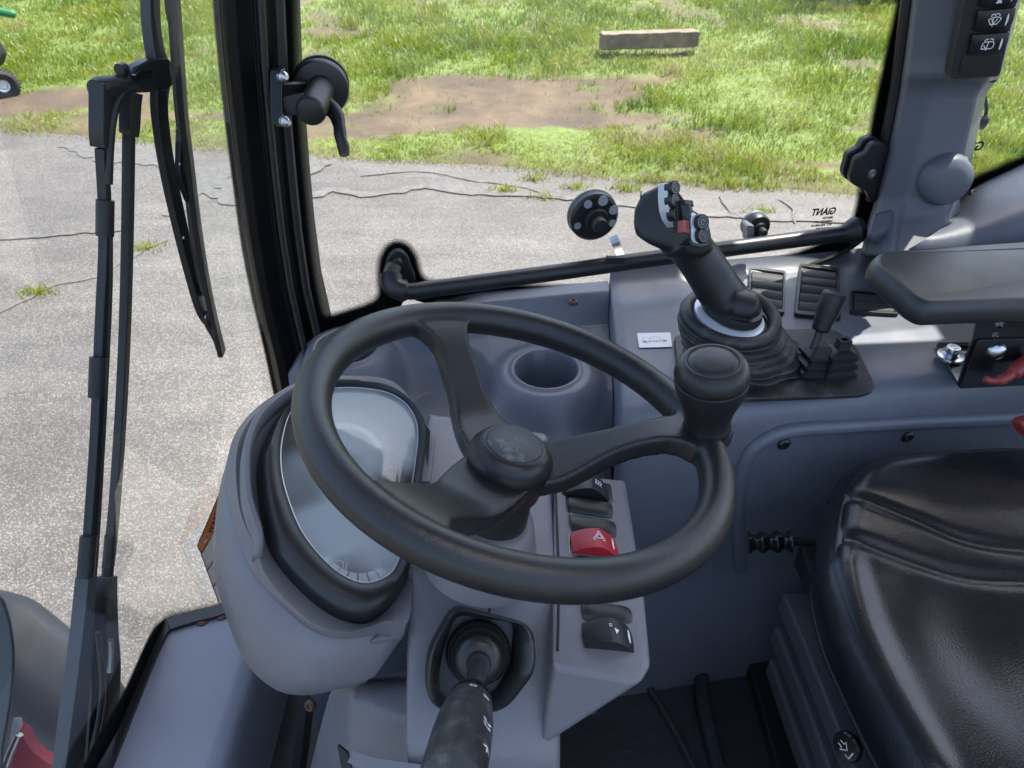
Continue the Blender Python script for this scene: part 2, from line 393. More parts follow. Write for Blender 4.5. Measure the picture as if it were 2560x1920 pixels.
# ================================================================ OUTSIDE: ground, lawn, timber
def asphalt_mat():
    m = bpy.data.materials.new('weathered_asphalt'); m.use_nodes = True; N, L = nt(m); b = N['Principled BSDF']; b.inputs['Roughness'].default_value = .6
    g = N.new('ShaderNodeNewGeometry'); pos = g.outputs['Position']
    big = N.new('ShaderNodeTexNoise'); big.inputs['Scale'].default_value = 1.1; big.inputs['Detail'].default_value = 8; big.inputs['Roughness'].default_value = .62; L.new(pos, big.inputs[0])
    st = N.new('ShaderNodeVectorMath'); st.operation = 'MULTIPLY'; st.inputs[1].default_value = (.5, 2.2, 1); L.new(pos, st.inputs[0])
    mid = N.new('ShaderNodeTexNoise'); mid.inputs['Scale'].default_value = 3.2; mid.inputs['Detail'].default_value = 9; mid.inputs['Roughness'].default_value = .7; L.new(st.outputs[0], mid.inputs[0])
    vo = N.new('ShaderNodeTexVoronoi'); vo.inputs['Scale'].default_value = 150; L.new(pos, vo.inputs[0])
    vs = N.new('ShaderNodeTexVoronoi'); vs.inputs['Scale'].default_value = 280; L.new(pos, vs.inputs[0])
    def rng_(o, a, b_, c, d):
        r = N.new('ShaderNodeMapRange'); r.inputs[1].default_value = a; r.inputs[2].default_value = b_; r.inputs[3].default_value = c; r.inputs[4].default_value = d; L.new(o, r.inputs[0]); return r.outputs[0]
    def mth(op, a, c):
        r = N.new('ShaderNodeMath'); r.operation = op
        for k, q in enumerate((a, c)):
            if isinstance(q, (int, float)): r.inputs[k].default_value = q
            else: L.new(q, r.inputs[k])
        return r.outputs[0]
    sep = N.new('ShaderNodeSeparateColor'); L.new(vo.outputs['Color'], sep.inputs[0])
    sep2 = N.new('ShaderNodeSeparateColor'); L.new(vs.outputs['Color'], sep2.inputs[0])
    stone = mth('MULTIPLY', rng_(sep.outputs[0], .2, 1, 0, 1), rng_(vo.outputs['Distance'], .35, .6, 1, 0))
    fine = rng_(sep2.outputs[0], .2, 1, 0, 1)
    v = mth('ADD', rng_(mid.outputs[0], .33, .67, .038, .078), mth('MULTIPLY', stone, .15))
    v = mth('ADD', v, mth('MULTIPLY', fine, .05)); v = mth('MULTIPLY', v, rng_(big.outputs[0], .3, .7, .50, .96))
    cb = N.new('ShaderNodeCombineColor'); L.new(mth('MULTIPLY', v, 1.05), cb.inputs[0]); L.new(mth('MULTIPLY', v, .955), cb.inputs[1]); L.new(mth('MULTIPLY', v, .90), cb.inputs[2])
    tan = N.new('ShaderNodeTexNoise'); tan.inputs['Scale'].default_value = .9; tan.inputs['Detail'].default_value = 3; L.new(pos, tan.inputs[0])
    mx = N.new('ShaderNodeMixRGB'); mx.inputs[2].default_value = (.25, .20, .13, 1); L.new(rng_(tan.outputs[0], .66, .78, 0, .5), mx.inputs[0]); L.new(cb.outputs[0], mx.inputs[1])
    L.new(mx.outputs[0], b.inputs['Base Color'])
    bp = N.new('ShaderNodeBump'); bp.inputs['Strength'].default_value = .6; bp.inputs['Distance'].default_value = .004
    L.new(mth('ADD', stone, mth('MULTIPLY', fine, .5)), bp.inputs['Height']); L.new(bp.outputs[0], b.inputs['Normal'])
    return m
def soil_mat():
    m = bpy.data.materials.new('lawn_soil'); m.use_nodes = True; N, L = nt(m); b = N['Principled BSDF']; b.inputs['Roughness'].default_value = .9
    g = N.new('ShaderNodeNewGeometry'); n = N.new('ShaderNodeTexNoise'); n.inputs['Scale'].default_value = 2.4; n.inputs['Detail'].default_value = 9; n.inputs['Roughness'].default_value = .65; L.new(g.outputs['Position'], n.inputs[0])
    cr = N.new('ShaderNodeValToRGB'); e = cr.color_ramp.elements; e[0].position = .32; e[0].color = (.038, .026, .016, 1); e[1].position = .70; e[1].color = (.110, .078, .046, 1)
    q = cr.color_ramp.elements.new(.5); q.color = (.064, .044, .027, 1)
    L.new(n.outputs[0], cr.inputs[0])
    at = N.new('ShaderNodeAttribute'); at.attribute_name = 'green'
    n2 = N.new('ShaderNodeTexNoise'); n2.inputs['Scale'].default_value = 30; n2.inputs['Detail'].default_value = 5; L.new(g.outputs['Position'], n2.inputs[0])
    c2 = N.new('ShaderNodeValToRGB'); e = c2.color_ramp.elements; e[0].position = .3; e[0].color = (.055, .085, .016, 1); e[1].position = .7; e[1].color = (.115, .155, .028, 1); L.new(n2.outputs[0], c2.inputs[0])
    mx = N.new('ShaderNodeMixRGB'); L.new(at.outputs['Fac'], mx.inputs[0]); L.new(cr.outputs[0], mx.inputs[1]); L.new(c2.outputs[0], mx.inputs[2]); L.new(mx.outputs[0], b.inputs['Base Color'])
    bp = N.new('ShaderNodeBump'); bp.inputs['Strength'].default_value = .8; bp.inputs['Distance'].default_value = .03; L.new(n.outputs[0], bp.inputs['Height']); L.new(bp.outputs[0], b.inputs['Normal'])
    return m
def grass_mat():
    m = bpy.data.materials.new('grass_blades'); m.use_nodes = True; N, L = nt(m); N.remove(N['Principled BSDF'])
    at = N.new('ShaderNodeAttribute'); at.attribute_name = 'tint'
    cr = N.new('ShaderNodeValToRGB'); el = cr.color_ramp.elements
    el[0].position = 0; el[0].color = (.048, .100, .016, 1); el[1].position = 1; el[1].color = (.30, .27, .12, 1)
    for p, c in ((.35, (.098, .165, .016, 1)), (.62, (.155, .215, .016, 1)), (.85, (.215, .25, .016, 1))): q = el.new(p); q.color = c
    L.new(at.outputs['Fac'], cr.inputs[0])
    d = N.new('ShaderNodeBsdfDiffuse'); t = N.new('ShaderNodeBsdfTranslucent'); gl = N.new('ShaderNodeBsdfGlossy'); gl.inputs['Roughness'].default_value = .4
    L.new(cr.outputs[0], d.inputs[0]); L.new(cr.outputs[0], t.inputs[0])
    mx = N.new('ShaderNodeMixShader'); mx.inputs[0].default_value = .45; L.new(d.outputs[0], mx.inputs[1]); L.new(t.outputs[0], mx.inputs[2])
    m2 = N.new('ShaderNodeMixShader'); m2.inputs[0].default_value = .04; L.new(mx.outputs[0], m2.inputs[1]); L.new(gl.outputs[0], m2.inputs[2])
    L.new(m2.outputs[0], N['Material Output'].inputs[0]); return m
M['asphalt'] = asphalt_mat(); M['soil'] = soil_mat(); M['grass'] = grass_mat()
M['crack'] = mat('dark_crack_and_band', (.075, .072, .070), .7, var=.3, varscale=30)
M['crackpale'] = mat('dusty_crack', (.085, .078, .068), .9, var=.3, varscale=30)

a0 = mesh('asphalt', [(-300, -300, 0), (300, -300, 0), (300, 300, 0), (-300, 300, 0)], [(0, 1, 2, 3)], M['asphalt'], smooth=False); tag(a0, kind='structure')
# edge of the asphalt, from the photograph, on the ground
edge_px = [(-900, 250), (-300, 305), (0, 330), (300, 352), (560, 378), (740, 390), (860, 396), (1000, 404), (1200, 420), (1400, 436), (1600, 455), (1800, 470), (2000, 484), (2130, 492), (2560, 520), (3200, 560)]
EDGE = np.array([W(u, v, z=-H)[:2] for u, v in edge_px])
def edge_y(x): return np.interp(x, EDGE[:, 0], EDGE[:, 1])
def rise(x, y):
    d = np.maximum(y - edge_y(x), 0); return .02 * sstep(0, .25, d) + .055 * d
def fbm(x, y, s, o=4, sd=0):
    return mnoise.fractal(Vector((x * s + sd * 17.3, y * s - sd * 9.1, sd * 3.7)), .6, 2.1, o)
bare_px = [((1290, 262), .95, .36), ((1500, 240), .55, .16), ((1100, 325), .95, .20), ((1480, 325), .7, .15), ((860, 352), .6, .10), ((150, 268), .9, .20), ((420, 310), .6, .10), ((-150, 290), .8, .15), ((860, 130), .35, .14), ((1720, 355), .35, .07), ((2080, 430), .4, .06), ((1650, 440), .3, .05)]
BARE = [(W(u, v, z=-H)[:2] * 1.0, a, b) for (u, v), a, b in bare_px]
def cover(x, y):
    """0 bare earth .. 1 thick grass"""
    n = fbm(x, y, 1.4, 5, 1); m = 1.0
    for c, a, b in BARE:
        q = math.hypot((x - c[0]) / a, (y - c[1]) / b) + n * .55; m = min(m, float(sstep(.75, 1.25, q)))
    d = y - float(edge_y(x)); m = min(m, float(sstep(-.05, .35, d + n * .35)) * .85 + .15)
    return max(0., min(1, m * (1 - .75 * float(sstep(.30, .6, -n)))))
# lawn sheet with relief
xs = np.concatenate([np.linspace(-60, -9, 14), np.linspace(-8.8, 9.8, 240), np.linspace(10, 60, 14)])
ds = np.concatenate([np.linspace(-.02, 9, 120), np.linspace(9.5, 60, 12), [300]])
V, G = [], []
for d in ds:
    for x in xs:
        y = float(edge_y(x)) + d * (1 if d < 20 else 1) + (.05 * fbm(x, 0, 2.5, 4, 5) if d < .3 else 0)
        c = cover(x, y) if d < 12 and abs(x) < 10 else .9
        z = float(rise(x, y)) if d < 12 else .02 + .055 * min(d, 12)
        V.append((x, y, z + (.03 * fbm(x, y, 1.1, 4, 2) + .012 * (c - .5)) * float(sstep(0, .5, d)) * (d < 12) + (.004 if d >= 0 else -.03))); G.append(c)
nx = len(xs)
Fc = [(j * nx + i, j * nx + i + 1, (j + 1) * nx + i + 1, (j + 1) * nx + i) for j in range(len(ds) - 1) for i in range(nx - 1)]
lawn = mesh('lawn', V, Fc, M['soil'], sharp=180); tag(lawn, kind='structure')
at = lawn.data.attributes.new('green', 'FLOAT', 'POINT'); at.data.foreach_set('value', np.clip(np.array(G) * 1.1, 0, 1).astype(np.float32))

# grass: one mesh of blades, denser and longer where the lawn is thick
def grass_field():
    NB = 330000; cx, cy, ht, tn, wd = [], [], [], [], []
    cell = {}
    def cv(x, y):
        k = (round(x * 12), round(y * 12))
        if k not in cell:
            cell[k] = (cover(x, y), fbm(x, y, .9, 3, 8), fbm(x, y, 3.0, 3, 9))
        return cell[k]
    n = 0; tries = 0
    while n < NB and tries < 1000000:
        tries += 1
        d = 10.5 * random.random() ** 1.25; s = random.uniform(-1, 1)
        y0 = 4.7 + d; x = s * y0 * .74 + .1; y = float(edge_y(x)) + d + random.uniform(-.06, 0)
        if x > 9.7 or x < -8.7: continue
        c, t1, t2 = cv(x, y)
        if random.random() > c * (.55 + .6 * (t2 + .5)) + .02: continue
        cx.append(x); cy.append(y); far = d / 10
        h = random.uniform(.018, .042) * (.55 + c) * (1 + 1.6 * max(0, t1 + t2 * .6)) * (.7 if d < .8 else 1)
        ht.append(h); wd.append(random.uniform(.0032, .0060) * (1 + 1.3 * far))
        tn.append(min(1, max(0, .62 + .35 * t2 - .30 * t1 + random.gauss(0, .13) + (.26 if d < .55 + .3 * t1 else 0) + (.35 if random.random() < .05 else 0)))); n += 1
    cx, cy, ht, tn, wd = map(np.array, (cx, cy, ht, tn, wd)); n = len(cx)
    z = np.array([float(rise(a, b)) for a, b in zip(cx, cy)]) + np.array([.03 * cell_z for cell_z in np.zeros(n)])
    az = rng.uniform(0, 2 * np.pi, n); ln = rng.uniform(.25, 1.0, n) * ht; fa = rng.uniform(0, 2 * np.pi, n)
    dx, dy = np.cos(az), np.sin(az); px, py = np.cos(fa) * wd / 2, np.sin(fa) * wd / 2
    b0 = np.stack([cx - px, cy - py, z - .012], 1); b1 = np.stack([cx + px, cy + py, z - .012], 1)
    m0 = np.stack([cx + dx * ln * .35 - px * .8, cy + dy * ln * .35 - py * .8, z + ht * .62], 1); m1 = m0 + np.stack([px * 1.6, py * 1.6, 0 * px], 1)
    tp = np.stack([cx + dx * ln, cy + dy * ln, z + ht * .9], 1)
    V = np.stack([b0, b1, m1, m0, tp], 1).reshape(-1, 3)
    base = np.arange(n) * 5
    quads = np.stack([base, base + 1, base + 2, base + 3], 1); tris = np.stack([base + 3, base + 2, base + 4], 1)
    me = bpy.data.meshes.new('grass'); me.vertices.add(len(V)); me.vertices.foreach_set('co', V.astype(np.float32).ravel())
    loops = np.concatenate([np.concatenate([q, t]) for q, t in zip(quads, tris)]) if False else np.hstack([quads, tris]).ravel()
    me.loops.add(len(loops)); me.loops.foreach_set('vertex_index', loops.astype(np.int32))
    starts = np.stack([np.arange(n) * 7, np.arange(n) * 7 + 4], 1).ravel()
    me.polygons.add(2 * n); me.polygons.foreach_set('loop_start', starts.astype(np.int32))
    me.update(calc_edges=True); me.materials.append(M['grass'])
    at = me.attributes.new('tint', 'FLOAT', 'POINT'); at.data.foreach_set('value', np.repeat(tn, 5).astype(np.float32))
    o = bpy.data.objects.new('grass', me); COL.objects.link(o)
    tag(o, 'long bright green lawn grass growing beyond the asphalt', 'grass', kind='stuff')
grass_field()

# weeds in the asphalt cracks
def tuft(px, n, h, lab):
    c = W(*px, z=-H); V, Fc = [], []
    for k in range(n):
        a = random.uniform(0, 6.28); r = random.uniform(0, .05); q = c + np.array([math.cos(a) * r * 2, math.sin(a) * r, 0]); b = random.uniform(0, 6.28); hh = h * random.uniform(.5, 1)
        s = np.array([math.cos(b), math.sin(b), 0]) * .0035; o = len(V); t = q + np.array([random.uniform(-.04, .04), random.uniform(-.04, .04), hh])
        V += [q - s, q + s, t]; Fc.append((o, o + 1, o + 2))
    ob = mesh('weed_tuft', V, Fc, M['grass'], smooth=False); tag(ob, lab, 'weed')
    at = ob.data.attributes.new('tint', 'FLOAT', 'POINT'); at.data.foreach_set('value', np.full(len(V), .8, np.float32))
tuft((95, 735), 60, .06, 'small yellow green weed in the long crack at the lower edge of the lot')
tuft((365, 620), 50, .05, 'small weed in the asphalt crack behind the long wiper arms')
tuft((1260, 478), 80, .06, 'wide low weed on the asphalt above the left half of the grab bar')
tuft((1335, 450), 70, .06, 'weed growing near the lawn edge, farthest from the cab')
tuft((1440, 470), 60, .06, 'weed just behind the knob with the white dots')
tuft((1560, 475), 80, .07, 'weed beside the joystick head on the asphalt')
tuft((1900, 530), 70, .05, 'pale weed above the small round knob on the glass')
tuft((1355, 495), 50, .05, 'single weed a little below the others on the asphalt')

CZ = .003
def crack(name, pts, wd, m):
    global CZ; CZ += .0007
    P = smoothpoly([W(u, v, z=-H)[:2] for u, v in pts], 10, False)
    T = np.gradient(P, axis=0); T /= np.linalg.norm(T, axis=1)[:, None]; V = []
    for i, (p, t) in enumerate(zip(P, T)):
        q = wd * 1.5 * (.45 + .6 * abs(fbm(p[0], p[1], 3, 3, 4)) * 2); nn = np.array([-t[1], t[0]]) * q / 2
        j = np.array([fbm(p[0], p[1], 6, 3, 6), fbm(p[0], p[1], 6, 3, 7)]) * .02
        V += [(*(p + nn + j), CZ), (*(p - nn + j), CZ)]
    return mesh(name, V, [(2 * i, 2 * i + 1, 2 * i + 3, 2 * i + 2) for i in range(len(P) - 1)], m, a0, smooth=False)
a0['kind'] = 'structure'
for pts, wd, m in (
    ([(-80, 815), (40, 762), (140, 712), (250, 690), (330, 640), (420, 600)], .022, 'crackpale'),
    ([(170, 360), (260, 392), (380, 402), (480, 425), (545, 455), (620, 505)], .10, 'crack'),  # this and the next two are broad dark bands across the asphalt
    ([(420, 540), (500, 478), (560, 440), (590, 420)], .09, 'crack'),
    ([(480, 415), (510, 470), (580, 500), (700, 520)], .09, 'crack'),
    ([(0, 602), (120, 590), (240, 580), (330, 570)], .03, 'crack'),
    ([(700, 520), (780, 490), (840, 478), (900, 488), (960, 486), (1060, 470), (1180, 482), (1350, 490), (1500, 505), (1700, 530), (1900, 545), (2200, 560)], .06, 'crack'),
    ([(720, 462), (790, 425), (820, 410)], .04, 'crack'),
    ([(900, 440), (1050, 430), (1200, 455), (1300, 470), (1420, 500)], .012, 'crack'),
    ([(1800, 490), (1815, 520), (1850, 545)], .012, 'crack'),
    ([(1950, 500), (1975, 520), (1990, 560)], .012, 'crack')):
    crack('crack', pts, wd, M[m])

# timber in the grass: a long squared beam
def timber():
    A = W(1505, 106, z=-H + .27); B = W(1742, 98, z=-H + .27)
    dirx = (B - A) / np.linalg.norm(B - A); dirx[2] = 0; dirx /= np.linalg.norm(dirx); L = np.linalg.norm(B - A)
    fwd = np.array([-dirx[1], dirx[0], 0]); o = thing('timber_beam', 'long squared timber beam lying in the tall grass', 'timber', A)
    V = [];hh = .062
    for a in np.linspace(0, L, 9):
        for f, z in ((0, -hh), (0, hh * .95), (.10, hh * .95), (.10, -hh)): V.append(A + dirx * a + fwd * f + np.array([0, 0, z + random.uniform(-.003, .003)]))
    Fc = [(4 * i + k, 4 * i + (k + 1) % 4, 4 * i + 4 + (k + 1) % 4, 4 * i + 4 + k) for i in range(8) for k in range(4)] + [(3, 2, 1, 0), (32, 33, 34, 35)]
    mesh('beam', V, Fc, M['wood'], o, bevel=.008, seg=2)
    # added strip standing in for the sunlit end of the beam
    mesh('sunlit_end_strip', *boxm(A + dirx * (L + .012) + fwd * .04, .02, .09, hh * 1.7), M['wood'], o)
timber()

# dark shrub beyond the lawn, at the top of the view
def shrub():
    c = W(2110, -68, z=-H + .35); o = thing('shrub', 'dark dense shrub at the far side of the lawn', 'shrub', c)
    V, Fc = [], []
    for k in range(9000):
        a = random.uniform(0, 6.28); ph = math.acos(random.uniform(-.3, 1)); r = random.uniform(.6, 1) * (1 + .25 * math.sin(3 * a) + .15 * math.sin(7 * a + 2))
        p = c + np.array([math.cos(a) * math.sin(ph) * 1.9 * r, math.sin(a) * math.sin(ph) * 1.0 * r, math.cos(ph) * 1.2 * r])
        d = rng.normal(size=(3, 3)) * .035; q = len(V); V += [p + d[0], p + d[1], p + d[2]]; Fc.append((q, q + 1, q + 2))
    ob = mesh('foliage', V, Fc, M['grass'], o, smooth=False); ob['kind'] = 'stuff'
    at = ob.data.attributes.new('tint', 'FLOAT', 'POINT'); at.data.foreach_set('value', np.full(len(V), .0, np.float32))
    mesh('stem', *tube([c + np.array([0, 0, -.6]), c + np.array([0, 0, .8])], .05, 8), M['wood'], o)
shrub()

# part of a small vehicle standing on the lawn at the far left: a wheel and green body
def far_vehicle():
    c = W(8, 214, z=-H + .13); o = thing('garden_tractor', 'small vehicle at the lawn edge with a black tyre and pale rim', 'tractor', c)
    prof = [(.10, .05), (.12, .07), (.20, .085), (.235, .06), (.245, 0), (.235, -.06), (.20, -.085), (.12, -.07), (.10, -.05)]
    nrm = (.55, -.83, .05)
    prof = [(a * .42, b * .42) for a, b in prof]
    wv = mesh('wheel', *loft([np.array([Plane(c, nrm).at(math.cos(t) * a, math.sin(t) * a, b) for t in np.linspace(0, 6.2832, 40, endpoint=False)]) for a, b in prof + prof[:1]], True, False, False), M['tyre'], o)
    mesh('rim', *lathe(c, nrm, [(0, .008), (.02, .012), (.03, .006), (.044, .019), (.053, .021), (.053, -.02), (0, -.02)], 32), M['silver'], wv)
    tr = []
    p = Plane(c, nrm)
    for k in range(26):
        a = k / 26 * 6.283; q = p.at(math.cos(a) * .102, math.sin(a) * .102); tr.append(boxm(q, .013, .026, .013))
    g = mesh('tread', *join(*tr), M['tyre'], wv); g['kind'] = 'stuff'
    mesh('body', *prism(roundpoly([c + np.array(v) for v in ((-.6, .06, .05), (-.16, .06, .05), (-.10, .06, .13), (-.12, .06, .25), (-.6, .06, .25))], .03), (0, 1, 0), 0, .3), M['blackmatt'], o, bevel=.02)
    mesh('skirt', *boxm(c + np.array([-.35, .08, -.05]), .40, .05, .04), M['green'], o, bevel=.02)
far_vehicle()
c = W(18, 32, z=-H + .5); o = mesh('hose', *tube(smoothpoly([W(-70, 22, z=-H + .55), W(-10, 28, z=-H + .52), W(38, 37, z=-H + .5)], 6, False), [.028] * 12 + [.012], 10), M['green']); tag(o, 'end of a green hose or handle above the lawn at the far left', 'hose')
# ================================================================ CAB SHELL
YAW = math.atan(.175); U = np.array([math.cos(YAW), math.sin(YAW), 0]); NI = np.array([math.sin(YAW), -math.cos(YAW), 0])   # along the side, inwards
O0 = np.array([0, 1.075, 0])
def S(s, t, z): return O0 + U * s + NI * t + np.array([0, 0, z + H])     # along, inwards from the side glass, height from the eye
WIN = Plane(O0 + np.array([0, 0, H]), NI, U)                             # y axis of the plane is up
def ST(u, v, z):
    q = W(u, v, z=z) - O0; return q @ U, q @ NI
def frit_band(name, outline, pl_fn, m, parent, inw=.016, outw=.03, closed=True, flip=1):
    """outline: points in plane coordinates of where the printed band turns solid"""
    P = np.array(outline); T = (np.roll(P, -1, 0) - np.roll(P, 1, 0)) if closed else np.gradient(P, axis=0)
    T /= np.linalg.norm(T, axis=1)[:, None]; Nn = np.stack([-T[:, 1], T[:, 0]], 1) * flip
    rows = [P + Nn * inw, P, P - Nn * outw]; lv = [0, .016, .06]
    d = np.r_[0, np.cumsum(np.linalg.norm(np.diff(P, axis=0), axis=1))]; V, uv = [], []
    for r, l in zip(rows, lv):
        for i, q in enumerate(r): V.append(pl_fn(*q)); uv.append((d[i], l))
    K = len(P); Fc = []
    for r in range(2):
        for i in range(K - 1): Fc.append((r * K + i, r * K + i + 1, (r + 1) * K + i + 1, (r + 1) * K + i))
    return mesh(name, V, Fc, m, parent, smooth=False, uv=uv)

# --- side window: glass, printed band, seal, maker's stamp
SWIN = thing('side_window', 'large clear side window of the cab with black dotted edge band', 'window', WIN.at(0, -.3))
so_px = [(700, -260), (714, -60), (718, 0), (727, 217), (738, 350), (748, 452), (761, 579), (768, 640), (777, 700), (787, 750), (797, 786), (812, 799), (835, 795), (870, 785), (929, 765), (950, 750), (958, 727), (956, 690), (960, 650), (975, 622), (994, 613), (1015, 622), (1031, 647), (1040, 680), (1056, 703), (1090, 712), (1200, 716), (1312, 720), (1493, 724), (1638, 716), (1740, 706), (1832, 686), (1940, 656), (2031, 624), (2100, 592), (2135, 560), (2150, 510), (2162, 440), (2183, 336), (2194, 271), (2227, 119), (2254, 0), (2268, -60), (2310, -260)]
so_uv = smoothpoly([WIN.uv(*p) for p in so_px], 5, False)
frit_band('edge_band', so_uv, lambda a, b: WIN.at(a, b, .001), M['frit'], SWIN, inw=.012, outw=.034)
gp = [WIN.at(a, b, -.004) for a, b in ((-.47, -.66), (.66, -.66), (.66, .42), (-.47, .42))]
mesh('glass_pane', gp, [(0, 1, 2, 3)], M['glass'], SWIN, smooth=False)
def offs(P, d):
    P = np.array(P); T = np.gradient(P, axis=0); T /= np.linalg.norm(T, axis=1)[:, None]; return P - np.stack([-T[:, 1], T[:, 0]], 1) * d
sl_ = offs(so_uv, .034)
sl_px = [(1090, 745), (1200, 742), (1312, 742), (1493, 745), (1638, 738), (1740, 728), (1832, 709), (1940, 680), (2031, 650), (2100, 622), (2165, 575)]
mesh('rubber_seal', *tube([WIN.on(*p) + NI * .012 for p in smoothpoly(sl_px, 4, False)], .0042, 10), M['black'], SWIN)
def stamp(u, v, pl, full, parent, sc=1.0):
    a, b = pl.uv(u, v)
    if full:
        text('GiANT', .0165 * sc, pl, a, b, .001, M['ink'], parent, mirror=True, bold=.0007, shear=-.15, width=.042 * sc)
        for k, (s, wd) in enumerate((('GEMATEX', .019), ('LAMINATED SAFETY', .034), ('E11  43R-008144', .036), ('AS1 M62 70%', .026))):
            text(s, .0048, pl, a - .001, b - .0075 - k * .0062, .001, M['ink'], parent, mirror=True, width=wd, bold=.0003)
    else:
        text('Gi', .020, pl, a, b, .001, M['ink'], parent, mirror=True, bold=.0008, shear=-.15)
    x0 = a - (.0075 if full else .004)
    mesh('stamp_mark', *ribbon([circ(x0, b - .030, .0055, 20) + [(x0 + .0055, b - .030)], [(x0 - .003, b - .030), (x0 + .003, b - .030)], [(x0 - .006, b - .0125), (x0 - .002, b - .0125)], [(x0 + .002, b - .0125), (x0 + .006, b - .0125)], [(x0, b - .010), (x0, b - .015)]], .0011, pl, .001), M['ink'], parent, smooth=False)
stamp(2086, 534, WIN, True, SWIN)

# --- front corner post
def front_post():
    o = thing('front_corner_post', 'glossy black curved post between windscreen and side window', 'post', W(640, 800, y=1.0))
    lv = [(-260, 528, 706), (-60, 536, 714), (0, 539, 718), (163, 553, 725), (325, 571, 737), (452, 586, 748), (579, 604, 761), (716, 629, 780), (800, 646, 800), (871, 665, 815), (991, 691, 830), (1100, 720, 850)]
    prof = [(0, .006), (.10, -.002), (.16, -.020), (.28, -.032), (.42, -.034), (.54, -.026), (.60, -.022), (.64, -.026), (.72, -.024), (.80, -.008), (1.0, .004)]
    rings = []
    for v, a, b in lv:
        A, B = W(a, v, y=1.01), WIN.on(b, v); n = np.array([.1, 1, 0]); rings.append(np.array([A + (B - A) * t + n * h for t, h in prof] + [B + n * .05, A + n * .05]))
    mesh('post', *loft(rings), M['post'], o, bevel=.002, seg=2, angle=12)
    mesh('seal_strip', *tube([W(a + (b - a) * .64, v, y=.972) for v, a, b in lv], .0045, 8), M['rubber'], o)
    mesh('door_seal', *tube([W(a + (b - a) * .90, v, y=1.0) for v, a, b in lv], .006, 8), M['black'], o)
front_post()

# --- windscreen: curved glass with its printed band
def xs_(y, z): return -(.43 + .10 * (-z)) + .09 * np.clip((y - .75) / .33, 0, 2) ** 2
def WS(u, v, off=0):
    d = ray(u, v); lo, hi = .2, 4.0
    for _ in range(50):
        D = (lo + hi) / 2; p = d * D
        if p[0] > xs_(p[1], p[2]) - off: lo = D
        else: hi = D
    return CAM + d * D
SCR = thing('windscreen', 'curved clear windscreen of the cab seen from inside, black dotted lower edge', 'window', C(-.5, .5, -1))
V = [C(xs_(y, z) - .012, y, z) for z in np.linspace(-1.32, .4, 24) for y in np.linspace(-.1, 1.14, 24)]
mesh('glass_pane', V, [(j * 24 + i, j * 24 + i + 1, (j + 1) * 24 + i + 1, (j + 1) * 24 + i) for j in range(23) for i in range(23)], M['wglass'], SCR, sharp=180)
ws_px = [(120, 2150), (217, 1913), (262, 1830), (307, 1750), (354, 1646), (380, 1591), (398, 1570), (427, 1551), (488, 1537), (553, 1521), (620, 1500)]
def ws_band(px, name, inw, outw, sgn):
    P = np.array([WS(*p) for p in smoothpoly(px, 6, False)]); T = np.gradient(P, axis=0); T /= np.linalg.norm(T, axis=1)[:, None]
    Nn = np.cross(T, np.array([1., 0, 0])) * sgn; Nn /= np.linalg.norm(Nn, axis=1)[:, None]
    d = np.r_[0, np.cumsum(np.linalg.norm(np.diff(P, axis=0), axis=1))]; V, uv = [], []
    for h, l in ((inw, 0), (0, .019), (-outw, .06)):
        for i in range(len(P)): q = P[i] + Nn[i] * h; q[0] = xs_(q[1], q[2] - H); V.append(q); uv.append((d[i], l))
    K = len(P); mesh(name, V, [(r * K + i, r * K + i + 1, (r + 1) * K + i + 1, (r + 1) * K + i) for r in range(2) for i in range(K - 1)], M['frit'], SCR, smooth=False, uv=uv)
ws_band(ws_px, 'edge_band', .012, .03, -1)
ws_band([(528, -260), (539, 0), (553, 163), (571, 325), (604, 579), (629, 716), (665, 871), (691, 991), (720, 1100)], 'corner_band', .006, .03, 1)

# --- cowl panel beside the windscreen and floor
cw = [(640, 1500), (559, 1531), (500, 1546), (445, 1563), (423, 1574), (401, 1609), (362, 1700), (318, 1810), (275, 1917), (200, 2100)]
left = [W(*p, z=-1.0) for p in smoothpoly(cw, 4, False)]
prof = [(0, 0), (.3, 0), (.55, 0), (.8, -.001), (.92, -.004), (.97, -.012), (1.0, -.03), (1.02, -.09), (1.03, -.2)]
V = []
for L_ in left:
    for t, h in prof: V.append(np.array([L_[0] + (-.372 - L_[0]) * t if L_[0] < -.38 else L_[0] + t * .02, L_[1], H - 1.0 + h]))
K = len(prof)
cowl = mesh('cowl_panel', V, [(j * K + i, j * K + i + 1, (j + 1) * K + i + 1, (j + 1) * K + i) for j in range(len(left) - 1) for i in range(K - 1)], M['cowl'], sharp=180)
tag(cowl, 'smooth pale blue grey ledge between windscreen and steering column', 'ledge')
mesh('rubber_edge', *strap([p + np.array([-.006, 0, -.008]) for p in left], .022, .03, (0, 0, 1)), M['black'], cowl)
for px in ((505, 1549), (555, 1535)):
    q = W(*px, z=-.998); mesh('screw', *lathe(q, (0, 0, 1), [(0, .003), (.008, .002), (.011, 0), (.011, -.002)], 16), M['rust'], cowl)
fl = mesh('cab_floor', *boxm(C(.45, .5, -1.19), 1.66, 1.0, .04), M['vinylfloor'], smooth=False); tag(fl, kind='structure')
